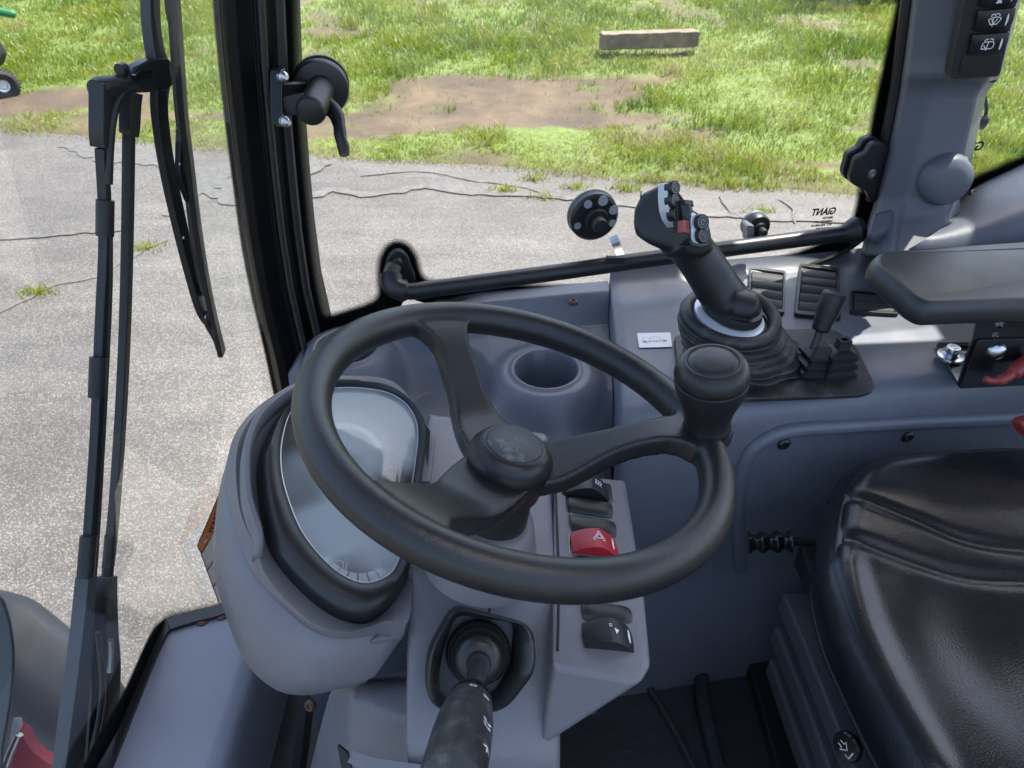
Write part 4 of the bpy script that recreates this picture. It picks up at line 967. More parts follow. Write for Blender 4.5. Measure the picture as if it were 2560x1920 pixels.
# spinner knob
kb = wpt(1712, 1092); kb = kb / np.linalg.norm(kb) * RR
kbase = WP.at(*kb, .012)
kn = W(1783, 905, D=.655) - kbase; kn /= np.linalg.norm(kn)
kprof = [(0, 0), (.0205, .0), (.0215, .003), (.0208, .006), (.0205, .009), (.021, .016), (.0235, .027), (.0275, .038), (.0305, .047), (.0318, .054), (.0318, .0575), (.0308, .0583), (.0318, .0591), (.0324, .063), (.0312, .069), (.0285, .0745), (.0235, .0772), (.0220, .0768), (.0213, .0760), (.0205, .0770), (.015, .0783), (0, .0788)]
knob = mesh('spinner_knob', *lathe(kbase, kn, kprof, 72), M['rubber'], SW, sharp=50, label='black mushroom shaped spinner knob')
mesh('collar', *lathe(kbase, kn, [(0, -.01), (.023, -.01), (.0238, -.002), (.0232, .002), (0, .002)], 48), M['black'], knob)
mesh('column_sleeve', *lathe(WP.at(0, 0, hubh - .012), NW, [(0, 0), (.028, 0), (.031, -.02), (.033, -.045), (.034, -.062), (0, -.062)], 48), M['black'], SW)

# ---- steering column cover
TP = Plane(C(0, .5, -.628), (.22, -.02, .975))
def zt(x, y): return TP.p[2] - H - ((x - TP.p[0]) * TP.n[0] + (y - TP.p[1]) * TP.n[1]) / TP.n[2]
def tpt(x, y, h=0): return C(x, y, zt(x, y) + h)
def hull(P):
    bm = bmesh.new(); [bm.verts.new(p) for p in P]; r = bmesh.ops.convex_hull(bm, input=bm.verts)
    for v in [v for v in bm.verts if not v.link_faces]: bm.verts.remove(v)
    bm.verts.index_update(); V = np.array([v.co[:] for v in bm.verts]); Fc = [tuple(v.index for v in f.verts) for f in bm.faces]; bm.free(); return V, Fc
CO = thing('steering_column_cover', 'grey moulded steering column cover below the steering wheel', 'column cover', C(0, .5, -1.15))
hA = hull([tpt(-.105, .74), tpt(.047, .74), tpt(-.105, .495), tpt(.047, .495), tpt(-.100, .475) + np.array([0, -.105, -.088]), tpt(.047, .475) + np.array([0, -.105, -.088]),
           tpt(-.095, .475) + np.array([0, -.155, -.17]), tpt(.045, .475) + np.array([0, -.150, -.17]), C(-.10, .74, -.95), C(.045, .74, -.95), C(-.085, .335, -.95), C(.035, .335, -.95)])
hB = hull([W(905, 1700, D=.82), W(824, 1722, D=.90), W(800, 1820, D=.96), W(775, 1925, D=1.0), W(740, 2060, D=1.05), W(870, 1740, D=.80), W(1150, 1700, D=.78), W(1250, 1900, D=.72), C(-.10, .72, -1.1), C(.04, .7, -1.1), W(880, 1880, D=.80), W(1250, 2000, D=.74), W(800, 2200, D=.98), W(1240, 2300, D=.9)])
fuse('column_body', [hA, hB], M['greylt'], CO, voxel=.0045, smooth=14, fac=.5)
# hood around the shaft just under the wheel
mesh('shaft_cowl', *lathe(WP.at(0, 0, hubh - .085), NW, [(.036, .028), (.040, .026), (.046, .010), (.050, -.002), (.055, -.02), (.056, -.035), (0, -.035), (0, .0), (.038, .0)], 48), M['greylt'], CO, sharp=50)
mesh('centre_seam', *tube([tpt(-.022, y, .001) for y in np.linspace(.70, .478, 8)] + [tpt(-.022, .478) + np.array([0, -.012, -.007])], .0012, 6), M['blackmatt'], CO)
# lower slot and pale tray edge
mesh('slot', *prism([W(*p, D=.745) for p in roundpoly(((846, 1858), (872, 1878), (885, 1935), (870, 1990), (858, 1930)), 5, 3)], (0, -.6, .6), 0, .006), M['blackmatt'], CO)
mesh('lower_tray', *strap(smoothpoly([W(884, 1893, D=.735), W(930, 1912, D=.725), W(1050, 1930, D=.71), W(1180, 1950, D=.70)], 4, False), .012, .012, (0, -.4, .9)), M['greylt'], CO)
mesh('side_rail', *strap([W(768, 1748, D=1.02), W(757, 1850, D=1.05), W(742, 1960, D=1.08)], .016, .012, (-.5, -.5, .5)), M['black'], CO)
screw(775, 1765, 0, CO, (-.3, -.8, .5), .008, 'rust', Plane(W(775, 1765, D=1.0), (-.3, -.8, .5)))

# ---- switch pod at the right of the column
PODX0, PODX1 = .050, .1465
def ph(x, y, h=0): return tpt(x, y, h)
pc = [(1386, 1180), (1564, 1196), (1612, 1490), (1629, 1672), (1380, 1664), (1392, 1628)]
pcs = [TP.on(*p) for p in pc]
bot = [q + np.array([0, .0, -.16]) for q in pcs[:2]] + [pcs[2] + np.array([-.01, .0, -.06]), W(1607, 1706, D=.715), W(1352, 1872, D=.735), W(1368, 1720, D=.75)]
V = np.array(pcs + bot); Kq = 6
POD = thing('switch_pod', 'light grey switch housing on the column with a row of rocker switches', 'switch panel', pcs[0])
V, Fc = hull(pcs + bot)
pod = mesh('housing', V, Fc, M['greylt'], POD, bevel=.006, seg=4, angle=20)
TPs = TP.off(.0)
def rocker(parent, y, raised, m, lab=None, icon=None, slot=True, w_=.0525, d_=.0255, tilt=1):
    if raised: w_, d_ = .058, .028
    """one rocker; local frame: x along the row, y towards the screen"""
    xc = .0925 + (.53 - y) * .035; c = tpt(xc, y); pl = Plane(c, TP.n); X, Y, Z = pl.x, pl.y, pl.n
    rows = []
    for f in np.linspace(-.5, .5, 9):
        r = []
        for g in np.linspace(-.5, .5, 11):
            if raised: h = .016 - .022 * (g - .02) ** 2 * 2.2 - .008 * (g if g > 0 else 0) * 2 + .001 * math.cos(f * 3) + .0035 * max(0, -f)
            else: h = .0045 + .0022 * math.cos(f * 3.1) - .002 * (2 * g) ** 6 - .002 * (abs(2 * f) > .99)
            gx = g * (1 - .06 * (2 * f) ** 2)
            r.append((gx * w_, f * d_, h))
        rows.append(r)
    V = [pl.at(*p) for r in rows for p in r]; b0 = len(V)
    Fc = [(j * 11 + i, j * 11 + i + 1, (j + 1) * 11 + i + 1, (j + 1) * 11 + i) for j in range(8) for i in range(10)]
    ed = [0 + i for i in range(11)] + [j * 11 + 10 for j in range(1, 9)] + [88 + i for i in range(9, -1, -1)] + [j * 11 for j in range(7, 0, -1)]
    rowsf = [p for r in rows for p in r]
    V += [pl.at(rowsf[e][0] * .97, rowsf[e][1] * .97, -.001) for e in ed]
    Fc += [(ed[i], b0 + i, b0 + (i + 1) % len(ed), ed[(i + 1) % len(ed)]) for i in range(len(ed))]
    s = mesh('rocker_switch', V, Fc, m, parent, sharp=40, label=lab)
    oo = roundpoly([(-w_ / 2 - .0025, -d_ / 2 - .0015), (w_ / 2 + .0015, -d_ / 2 - .0015), (w_ / 2 + .0015, d_ / 2 + .0015), (-w_ / 2 - .0025, d_ / 2 + .0015)], .004, 4)
    mesh('surround', *prism([pl.at(a, b) for a, b in oo], pl.n, -.001, .0012), M['paint'], s)
    def hz(x, y_):
        g, f = x / w_, y_ / d_
        return (.016 - .022 * (g - .02) ** 2 * 2.2 - .008 * (g if g > 0 else 0) * 2 + .001 * math.cos(f * 3) + .0035 * max(0, -f) if raised else .0045 + .0022 * math.cos(f * 3.1)) + .0008
    if icon:
        V, Fc = [], []
        for ln in icon[0]:
            for p, q in zip(ln[:-1], ln[1:]):
                p, q = np.array(p), np.array(q); t = (q - p) / np.linalg.norm(q - p); n_ = np.array([-t[1], t[0]]) * icon[1] / 2; o_ = len(V)
                V += [pl.at(*a, hz(*a)) for a in (p + n_, p - n_, q - n_, q + n_)]; Fc.append((o_, o_ + 1, o_ + 2, o_ + 3))
        for poly in icon[2]:
            o_ = len(V); V += [pl.at(*a, hz(*a)) for a in poly]; Fc.append(tuple(range(o_, o_ + len(poly))))
        mesh('symbol', V, Fc, M['white'], s, smooth=False)
    if slot:
        V = []
        for yy in np.linspace(-.008, .008, 9):
            ww = .0014 * math.sqrt(max(0, 1 - (yy / .0083) ** 2)); V += [pl.at(.0165 - ww, yy, hz(.0165 - ww, yy)), pl.at(.0165 + ww, yy, hz(.0165 + ww, yy))]
        mesh('marker_slot', V, [(2 * i, 2 * i + 1, 2 * i + 3, 2 * i + 2) for i in range(8)], M['white'], s, smooth=False)
    return s
tri = lambda r, cx=0, cy=0: [(cx + r * math.cos(a), cy + r * math.sin(a)) for a in (R(-30), R(90), R(210), R(-30))]
ys = [.648 - .0285 * k for k in range(8)]
heat = [[(-.002 + i * .0035, -.004), (-.004 + i * .0035, -.001), (-.001 + i * .0035, .002), (-.003 + i * .0035, .005)] for i in range(3)]
rocker(POD, ys[0], True, M['black'], 'raised rocker with heater symbol at the far end', ([[(a + .009, b) for a, b in l] for l in heat], .001, []), slot=False)
rocker(POD, ys[1], False, M['black'], 'flat blank switch cover with shiny edge', slot=False)
rocker(POD, ys[2], False, M['black'], 'flat blank switch cover behind the red one', slot=False)
rocker(POD, ys[3], True, M['red'], 'red hazard rocker with white triangle', ([tri(.0078, -.001, .001), tri(.0042, -.001, .001)], .0009, []))
rocker(POD, ys[4], False, M['black'], 'flat blank cover under the rim', slot=False)
rocker(POD, ys[5], False, M['black'], 'second flat blank cover under the rim', slot=False)
rocker(POD, ys[6], False, M['black'], 'flat blank cover nearest the front rocker', slot=False)
rocker(POD, ys[7], True, M['black'], 'raised rocker with white arrow and bars', ([[(-.0055, .004), (-.0025, .004)], [(-.0055, .0062), (-.0025, .0062)]], .0009, [[(-.0005, .002), (.0045, .001), (.0008, -.005)]]))
mesh('pod_seam', *tube([TP.off(.0005).on(*p) for p in ((1387, 1170), (1392, 1300), (1396, 1400), (1397, 1500), (1394, 1628))], .0014, 6), M['blackmatt'], POD)

# ---- indicator stalk and its rubber boot
BP = Plane(W(1200, 1615, D=.706), (.12, -.66, .74))
ST_ = thing('indicator_stalk', 'black control stalk with white lamp symbols rising from a rubber boot', 'stalk', BP.on(1195, 1600))
oi = [BP.uv(*p) for p in ((1132, 1512), (1330, 1562), (1338, 1640), (1332, 1680), (1262, 1770), (1140, 1788), (1072, 1752), (1062, 1700), (1070, 1620))]
ii = [BP.uv(*p) for p in ((1140, 1536), (1290, 1556), (1284, 1640), (1282, 1665), (1240, 1740), (1140, 1768), (1096, 1745), (1096, 1690), (1108, 1620))]
oo = resample(roundpoly(oi, .012, 5), 60); i2 = resample(roundpoly(ii, .008, 5), 60)
i2 = np.roll(i2, -np.argmin([np.linalg.norm(np.roll(i2, -s, 0) - oo) for s in range(60)]), 0)
lv = [(oo * 1.01, -.012), (oo, .004), (oo * .965 + i2 * .035, .011), (oo * .7 + i2 * .3, .014), (oo * .3 + i2 * .7, .010), (i2, .002), (i2 * .97, -.012)]
bez = loft([np.array([BP.at(a, b, h) for a, b in P]) for P, h in lv], True, False, True)
bz = mesh('boot_bezel', *bez, M['black'], ST_, sharp=60)
sdv = W(1128, 1945, D=.50) - BP.on(1196, 1610); L_ = np.linalg.norm(sdv); sdv /= L_
P0 = BP.on(1196, 1634)
bn = BP.n * .55 + sdv * .45
mesh('bellows', *lathe(P0 + BP.n * .0, bn, [(.029, -.010), (.030, -.002), (.028, .003), (.025, .002), (.0265, .008), (.0245, .012), (.021, .0105), (.022, .017), (.020, .024), (.0165, .028), (.0105, .029), (.0112, .034), (.0100, .038), (.009, .038)], 56), M['black'], ST_, sharp=60)
a, b = P0 + bn / np.linalg.norm(bn) * .03, W(1128, 1960, D=.492)
rod = [a + (b - a) * t for t in np.linspace(0, 1, 26)]
rad = np.interp(np.linspace(0, 1, 26), [0, .30, .36, .40, .44, .55, .70, .95, 1], [.0078, .0082, .0090, .0168, .0186, .0208, .0220, .0222, .021])
stem = mesh('stalk_arm', *tube(rod, rad, 40), M['stalkwear'], ST_, sharp=60)
mesh('collar_ring', *tube([rod[9] * .55 + rod[8] * .45, rod[10] * .5 + rod[9] * .5], [.0150, .0172], 40), M['black'], stem)
# white symbols wrapped on the stalk
tt_ = (b - a) / np.linalg.norm(b - a); up = ray(1160, 1850) * -1; up = up - tt_ * (up @ tt_); up /= np.linalg.norm(up); sd_ = np.cross(tt_, up)
Ls = np.linalg.norm(b - a)
def onst(along, ang): 
    r = np.interp(along, np.linspace(0, 1, 26), rad) + .0004; return a + (b - a) * along + up * r * math.cos(ang) + sd_ * r * math.sin(ang)
def stsym(name, lines, al, ag, sc, wd=.0011):
    V, Fc = [], []
    for ln in lines:
        for p, q in zip(ln[:-1], ln[1:]):
            p, q = np.array(p, float), np.array(q, float); t = (q - p) / (np.linalg.norm(q - p) + 1e-9); n_ = np.array([-t[1], t[0]]) * wd / 2 / sc; o_ = len(V)
            for z in (p + n_, p - n_, q - n_, q + n_): V.append(onst(al - z[1] * sc / Ls, ag + z[0] * sc / .0185))
            Fc.append((o_, o_ + 1, o_ + 2, o_ + 3))
    mesh(name, V, Fc, M['white'], stem, smooth=False)
sg = 1 if (sd_ @ np.array([1, 0, 0])) > 0 else -1
sun_ = [[(-1, 0), (1, 0)], [(-.6, -.8), (.6, .8)], [(-.6, .8), (.6, -.8)]]
stsym('off_mark', [[(-1, -.5), (1, -.5), (1, .5), (-1, .5), (-1, -.5)]], .455, sg * .0, .0022)
stsym('arrow_mark', [[(-1, 0), (1, 0)], [(-.8, -.5), (.8, -.5)]], .385, -sg * .05, .0024)
stsym('lamp_mark', sun_, .50, sg * .62, .0034)
stsym('lamp_mark', [[(-1, .9), (1, .9), (0, -.2), (-1, .9)], [(-1, -.6), (1, -.6)], [(-.7, -1.1), (.7, -1.1)]], .70, sg * .80, .0040)
stsym('wiper_mark', [[(-1, 0), (0, 1), (1, 0)], [(0, 1), (0, -.8)]], .86, sg * .95, .0036)

# ---- instrument cluster
CP = Plane(W(880, 1220, D=.80), (.36, -.13, .92))
IC = thing('instrument_cluster', 'grey instrument housing with glossy dial display left of the steering wheel', 'instrument cluster', CP.p)
lens = resample(smoothpoly([CP.uv(*p) for p in ((860, 975), (950, 983), (1004, 1008), (1034, 1048), (1042, 1095), (1034, 1170), (1023, 1239), (1008, 1330), (994, 1402), (968, 1442), (914, 1462), (860, 1445), (806, 1402), (751, 1330), (715, 1239), (701, 1167), (706, 1095), (730, 1030), (786, 988))], 6, True), 90)
bo = resample(smoothpoly([CP.uv(*p) for p in ((914, 966), (986, 986), (1040, 1030), (1062, 1075), (1056, 1167), (1042, 1280), (1024, 1405), (1001, 1480), (932, 1541), (860, 1535), (787, 1490), (722, 1425), (678, 1360), (655, 1270), (646, 1152), (672, 1080), (722, 1018), (810, 972))], 6, True), 90)
cc = lens.mean(0)
def align(A, B):
    k = np.argmin([np.linalg.norm(np.roll(B, -s, 0) - A) for s in range(len(B))]); return np.roll(B, -k, 0)
bo = align(lens, bo)
mixr = lambda f, h: np.array([CP.at(*q, h) for q in lens * (1 - f) + bo * f])
mesh('black_bezel', *loft([mixr(1.03, -.055), mixr(1, -.010), mixr(.97, .000), mixr(.86, .008), mixr(.55, .012), mixr(.25, .010), mixr(.08, .007), mixr(0, .003), mixr(-.02, -.002)], True, True, False), M['black'], IC, sharp=50)
mesh('chrome_line', *loft([mixr(.03, .0052), mixr(-.01, .0050), mixr(-.02, .0035)], True, False, False), M['silver'], IC)
dsp = mesh('display_face', *prism([CP.at(*q, -.010) for q in lens * 1.0], CP.n, 0, .001), M['ink'], IC)
# printed dials on the face
DP = CP.off(-.0085)
def gauge(pc_, r, a0_, a1_, n, parent, lw):
    c = np.array(CP.uv(*pc_)); L = []
    arcs = []
    for k in range(n):
        t0, t1 = a0_ + (a1_ - a0_) * (k + .08) / n, a0_ + (a1_ - a0_) * (k + .92) / n
        P = [c + r * np.array([math.cos(t), math.sin(t)]) for t in np.linspace(t0, t1, 5)] + [c + (r - lw) * np.array([math.cos(t), math.sin(t)]) for t in np.linspace(t1, t0, 5)]
        arcs.append(P)
    return flat(arcs, DP, .0003)
mesh('upper_gauge', *gauge((880, 1110), .036, R(165), R(10), 9, IC, .008), M['white'], dsp, smooth=False)
mesh('lower_gauge', *gauge((900, 1350), .042, R(215), R(325), 7, IC, .010), M['white'], dsp, smooth=False)
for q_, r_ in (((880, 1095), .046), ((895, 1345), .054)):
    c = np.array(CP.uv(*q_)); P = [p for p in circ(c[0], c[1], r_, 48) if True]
    mesh('gauge_glare_disc', *flat([P], CP.off(-.0088), 0), M['dial'], dsp, smooth=False)  # grey discs paint the pale reflections seen over the dials
c = np.array(CP.uv(885, 1345))
mesh('needle_ring', *ribbon([[c + .013 * np.array([math.cos(t), math.sin(t)]) for t in np.linspace(R(190), R(320), 14)]], .0012, DP, .0004), M['white'], dsp, smooth=False)
for l_ in ([CP.uv(905, 1372), CP.uv(935, 1408)], [CP.uv(1008, 1120), CP.uv(1000, 1180)], [CP.uv(958, 1405), CP.uv(966, 1430)], [CP.uv(770, 1340), CP.uv(795, 1380)]): mesh('red_tick', *ribbon([l_], .0012, DP, .0004), M['red'], dsp, smooth=False)
c = np.array(CP.uv(852, 1402)); g_ = .006
mesh('engine_symbol', *ribbon([[c + g_ * np.array(p) for p in ((-1, .5), (-.4, .5), (-.2, .8), (.4, .8), (.7, .3), (.7, -.4), (.2, -.8), (-.5, -.7), (-1, -.3), (-1, .5))], [c + g_ * np.array(p) for p in ((1.2, .8), (1.2, -.8))]], .0008, DP, .0004), M['white'], dsp, smooth=False)
c = np.array(CP.uv(947, 1427)); mesh('zero', *ribbon([[c + np.array([.0028 * math.cos(t), .0034 * math.sin(t)]) for t in np.linspace(0, 6.283, 17)]], .0008, DP, .0004), M['white'], dsp, smooth=False)
mesh('lcd_window', *prism([DP.on(*p) for p in roundpoly(((838, 1150), (960, 1115), (1005, 1230), (985, 1290), (880, 1262)), 18, 4)], DP.n, 0, .0006), M['paint'], dsp)
# domed clear cover
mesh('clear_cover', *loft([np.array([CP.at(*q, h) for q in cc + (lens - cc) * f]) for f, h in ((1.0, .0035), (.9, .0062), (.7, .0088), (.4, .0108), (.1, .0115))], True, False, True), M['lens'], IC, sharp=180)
# housing shell
def rg_(px, h): return resample(smoothpoly([CP.off(h).uv(*p) for p in px], 5, True), 90)
r_top = rg_(((700, 992), (760, 960), (880, 950), (990, 968), (1066, 1060), (1076, 1090), (1066, 1200), (1046, 1330), (1032, 1430), (1022, 1560), (975, 1550), (900, 1575), (850, 1580), (785, 1560), (712, 1500), (660, 1430), (640, 1370), (600, 1280), (588, 1167), (600, 1090), (640, 1030)), 0)
r_seam = rg_(((690, 985), (760, 950), (880, 940), (990, 958), (1066, 1060), (1076, 1090), (1060, 1200), (1040, 1330), (1030, 1450), (1008, 1592), (960, 1582), (929, 1589), (857, 1598), (785, 1580), (712, 1522), (640, 1443), (600, 1360), (569, 1240), (566, 1167), (585, 1090), (630, 1030)), -.02)
r_c = rg_(((680, 1010), (760, 960), (880, 950), (990, 980), (1040, 1060), (1050, 1130), (1040, 1250), (1030, 1350), (1015, 1500), (1004, 1604), (965, 1650), (930, 1695), (860, 1700), (780, 1690), (700, 1640), (620, 1560), (562, 1440), (540, 1320), (548, 1225), (570, 1150), (610, 1070)), -.055)
r_d = rg_(((700, 1060), (780, 1010), (880, 1000), (980, 1040), (1020, 1100), (1030, 1180), (1020, 1300), (1010, 1400), (990, 1520), (960, 1620), (930, 1690), (900, 1712), (850, 1722), (770, 1738), (690, 1725), (610, 1650), (555, 1510), (534, 1420), (535, 1330), (560, 1240), (620, 1130)), -.095)
r_e = rg_(((740, 1160), (800, 1110), (880, 1100), (950, 1140), (990, 1200), (990, 1280), (980, 1380), (970, 1470), (950, 1560), (920, 1640), (890, 1680), (850, 1705), (800, 1722), (750, 1728), (700, 1715), (640, 1640), (600, 1520), (580, 1430), (590, 1350), (620, 1270), (680, 1200)), -.13)
rs = [r_top, align(r_top, r_seam), align(r_top, r_c), align(r_top, r_d), align(r_top, r_e)]
rs = [rs[0]] + [q for q in rs[1:]]
lift = lambda P, h: np.array([CP.at(*q, h) for q in P])
bi = align(r_top, bo)
mesh('housing_shell', *loft([lift(bi * 1.0, -.012), lift(bi * .55 + rs[0] * .45, -.006), lift(rs[0] * .97 + bi * .03, -.001), lift(rs[0], -.004), lift(rs[1], -.0195), lift(rs[1] * .985 + cc * .015, -.0205), lift(rs[1] * .985 + cc * .015, -.0225), lift(rs[1], -.0235), lift(rs[2], -.055), lift(rs[3], -.095), lift(rs[4], -.13), lift(cc + (rs[4] - cc) * .7, -.145)], True, False, True), M['greylt'], IC, sharp=55)
# raised visor lip on the far and left sides
vx = [(900, 948), (800, 952), (735, 975), (690, 1005), (650, 1045), (628, 1087), (616, 1130), (613, 1180), (617, 1245), (630, 1295), (643, 1330), (648, 1365), (643, 1390)]
vh = [.001, .007, .014, .017, .019, .020, .021, .021, .021, .020, .017, .010, .0]
vp = [CP.off(h * .5).on(*p) for p, h in zip(vx, vh)]
hs = smoothpoly([[h] for h in vh], 5, False)[:, 0]; vp = smoothpoly(vp, 5, False)
rings = []
for i, (p, h) in enumerate(zip(vp, hs)):
    t = vp[min(i + 1, len(vp) - 1)] - vp[max(i - 1, 0)]; t /= np.linalg.norm(t); o_ = np.cross(t, CP.n); o_ /= np.linalg.norm(o_)
    if o_ @ (CP.at(*cc) - p) > 0: o_ = -o_
    b_ = p - CP.n * (((p - CP.p) @ CP.n) + .012)
    rings.append(np.array([b_ + o_ * .004, b_ + o_ * .004 + CP.n * (.010 + h), b_ + o_ * .002 + CP.n * (.013 + h), b_ - o_ * .002 + CP.n * (.013 + h), b_ - o_ * .004 + CP.n * (.010 + h), b_ - o_ * .005]))
mesh('visor', *loft(rings), M['greylt'], IC, sharp=50)
# tongue of the housing that joins the column
mesh('housing_foot', *hull([CP.off(-.02).on(*p) for p in ((1034, 1425), (1022, 1566), (1007, 1596), (960, 1560), (930, 1600))] + [W(*p, D=.80) for p in ((911, 1712), (860, 1700), (1003, 1602), (940, 1580))] + [W(*p, D=.86) for p in ((905, 1700), (860, 1690), (1000, 1590), (1034, 1440))]), M['greylt'], IC, bevel=.004, angle=25)
mesh('side_clip', *boxm(CP.off(-.006).on(1071, 1150), .010, .075, .006), M['greylt'], IC, bevel=.001)
mesh('drain_notch', *prism([W(*p, D=.812) for p in ((596, 1566), (588, 1590), (598, 1602), (602, 1580))], (-.5, -.3, .3), 0, .004), M['blackmatt'], IC)

# ---- warning label standing up behind the cluster, stuck on the windscreen
LP = Plane(WS(520, 1400), (1, .0, -.10), (0, 1, 0))
wl = thing('warning_label', 'orange and white warning label on the windscreen beside the instrument housing', 'label', WS(520, 1400))
def wsp(px, off=.0): return [WS(*p, -.002 - off) for p in px]
mesh('white_field', wsp(((494, 1372), (503, 1385), (548, 1511), (640, 1400), (600, 1260))), [(0, 1, 2, 3, 4)], M['label'], wl, smooth=False)
mesh('orange_band', wsp(((494, 1364), (497, 1352), (556, 1216), (590, 1240), (504, 1384)), .0008), [(0, 1, 2, 3, 4)], M['orange'], wl, smooth=False)
V, Fc = [], []
for p, q in (((504, 1384), (560, 1290)), ((503, 1385), (549, 1512)), ((517, 1428), (556, 1370)), ((533, 1468), (570, 1420)), ((494, 1364), (556, 1216)), ((494, 1364), (504, 1386))):
    p, q = np.array(p, float), np.array(q, float); t = (q - p) / np.linalg.norm(q - p); n_ = np.array([-t[1], t[0]]) * 1.4; o_ = len(V)
    V += wsp((p + n_, p - n_, q - n_, q + n_), .0014); Fc.append((o_, o_ + 1, o_ + 2, o_ + 3))
mesh('ruled_lines', V, Fc, M['ink'], wl, smooth=False)
pa, pb = WS(514, 1350, -.004), WS(545, 1262, -.004); xd = (pb - pa) / np.linalg.norm(pb - pa)
tp_ = Plane(pa, -ray(520, 1350), xd)
text('WARNING', .013, tp_, .012, -.007, .001, M['ink'], wl, name='lettering', bold=.0004)
mesh('alert_triangle', *ribbon([[(.001, -.0055), (.0095, -.0055), (.0053, .003), (.001, -.0055)], [(.0053, .0008), (.0053, -.002)], [(.0053, -.003), (.0053, -.004)]], .001, tp_, .001), M['ink'], wl, smooth=False)
# ================================================================ JOYSTICK GROUP
KP = Plane(S(.3, .2, -.620), (0, 0, 1), U)
plq = [KP.uv(*p) for p in ((1684, 850), (1700, 845), (1780, 838), (2050, 830), (2092, 836), (2140, 878), (2182, 965), (2180, 985), (2150, 996), (1830, 1008), (1700, 1004))]
BPL = mesh('lever_base_plate', *prism([KP.at(*q) for q in roundpoly(plq, .008, 4)], (0, 0, 1), 0, .007), M['dusty'], bevel=.003)
tag(BPL, 'flat dusty black plate carrying the joystick boot and small levers', 'base plate')
JB = thing('joystick', 'tall black joystick with buttons and a red rocker rising from a ribbed rubber boot', 'joystick', KP.on(1840, 900))
rc = W(1822, 790, D=1.005)           # ring centre
rn = np.array([.16, -.10, 1]); rn /= np.linalg.norm(rn)
RPn = Plane(rc, rn, U)
# ribbed boot: offset rings from base to ring
base = np.array(KP.at(*KP.uv(1868, 905), .006))
rings = []
an = np.linspace(0, 2 * math.pi, 72, endpoint=False)
nfold = 6
for k in range(0, 61):
    t = k / 60; c = base + (rc - rn * .006 - base) * t
    fold = math.sin(t * nfold * 2 * math.pi - 1.2)
    env = sstep(0, .06, t) * (1 - sstep(.86, .95, t))
    r = .076 - .010 * t + .0042 * fold * env - .010 * sstep(.93, 1, t) * 1
    n = np.array([0, 0, 1.]) * (1 - t) + rn * t; n /= np.linalg.norm(n); p = Plane(c, n, U)
    sq = lambda a: (1 + .10 * math.cos(4 * a + .3) ** 2 * (1 - t) )
    rings.append(np.array([p.at(math.cos(a) * r * sq(a) * (1.02 + .0 * t), math.sin(a) * r * sq(a) * .80, .0016 * math.sin(a * 3 + t * 9)) for a in an]))
for r, h in ((.056, -.003), (.050, -.004), (.046, -.008)):
    rings.append(np.array([RPn.at(math.cos(a) * r, math.sin(a) * r * .82, h) for a in an]))
mesh('rubber_boot', *loft(rings, True, False, True), M['dusty'], JB, sharp=180)
mesh('boot_collar', *tube([RPn.at(math.cos(a) * .060 + .003, math.sin(a) * .051, -.004 + .010 * max(0, math.cos(a - R(40))) ) for a in np.append(an, an[0])], .0085, 12, caps=False), M['dusty'], JB, sharp=180)
mesh('silver_ring', *lathe(RPn.at(0, 0, .0), rn, [(0, .004), (.043, .004), (.0465, .0025), (.047, -.003)], 60), M['silver'], JB, sharp=50)
# grip: column blended into the head
g = [(1826, 772, 1.000), (1815, 752, .992), (1796, 722, .985), (1776, 690, .978), (1756, 660, .972), (1736, 632, .965), (1716, 608, .958), (1690, 590, .952)]
gp_ = smoothpoly([W(*p) for p in g], 6, False); nG = len(gp_)
gr = np.interp(np.linspace(0, 1, nG), [0, .10, .25, .45, .7, .88, 1], [.0355, .033, .0285, .0262, .0255, .028, .030])
gr2 = np.interp(np.linspace(0, 1, nG), [0, .10, .25, .45, .7, 1], [.031, .031, .029, .028, .027, .028])
stemG = tube(gp_, gr, 28, rx=gr2)
hd_f = [W(*p) for p in ((1672, 452, .925), (1690, 470, .925), (1716, 540, .925), (1752, 552, .920), (1776, 592, .918), (1786, 622, .925), (1755, 640, .93), (1700, 628, .935), (1668, 560, .93))]
hd_b = [W(*p) for p in ((1606, 484, .99), (1588, 520, .985), (1584, 560, .98), (1590, 588, .98), (1622, 610, .98), (1700, 640, .985), (1760, 630, .99), (1660, 470, .99))]
hd_m = [W(*p) for p in ((1604, 488, .945), (1586, 528, .945), (1586, 572, .945), (1604, 598, .945), (1670, 632, .945), (1668, 455, .935))]
head = hull(hd_f + hd_b + hd_m)
thumb = tube([W(1822, 768, D=.985), W(1850, 762, D=.972), W(1876, 768, D=.968), W(1890, 778, D=.975)], [.022, .024, .021, .010], 24, rx=[.016, .020, .018, .009])
mesh_g = fuse('grip', [stemG, head, thumb], M['rubber'], JB, voxel=.0022, smooth=7, fac=.5)
mesh('base_flare', *lathe(RPn.at(.004, -.002, .006), rn, [(0, 0), (.036, 0), (.0365, .003), (.034, .012), (0, .012)], 48), M['rubber'], JB)
0 and mesh('thumb_rest', *tube(smoothpoly([W(1850, 742, D=.975), W(1872, 748, D=.97), W(1890, 760, D=.975)], 6, False), [.010, .014, .017, .019, .020, .021, .0215, .022, .022, .021, .019, .015, .008], 20), M['rubber'], JB)
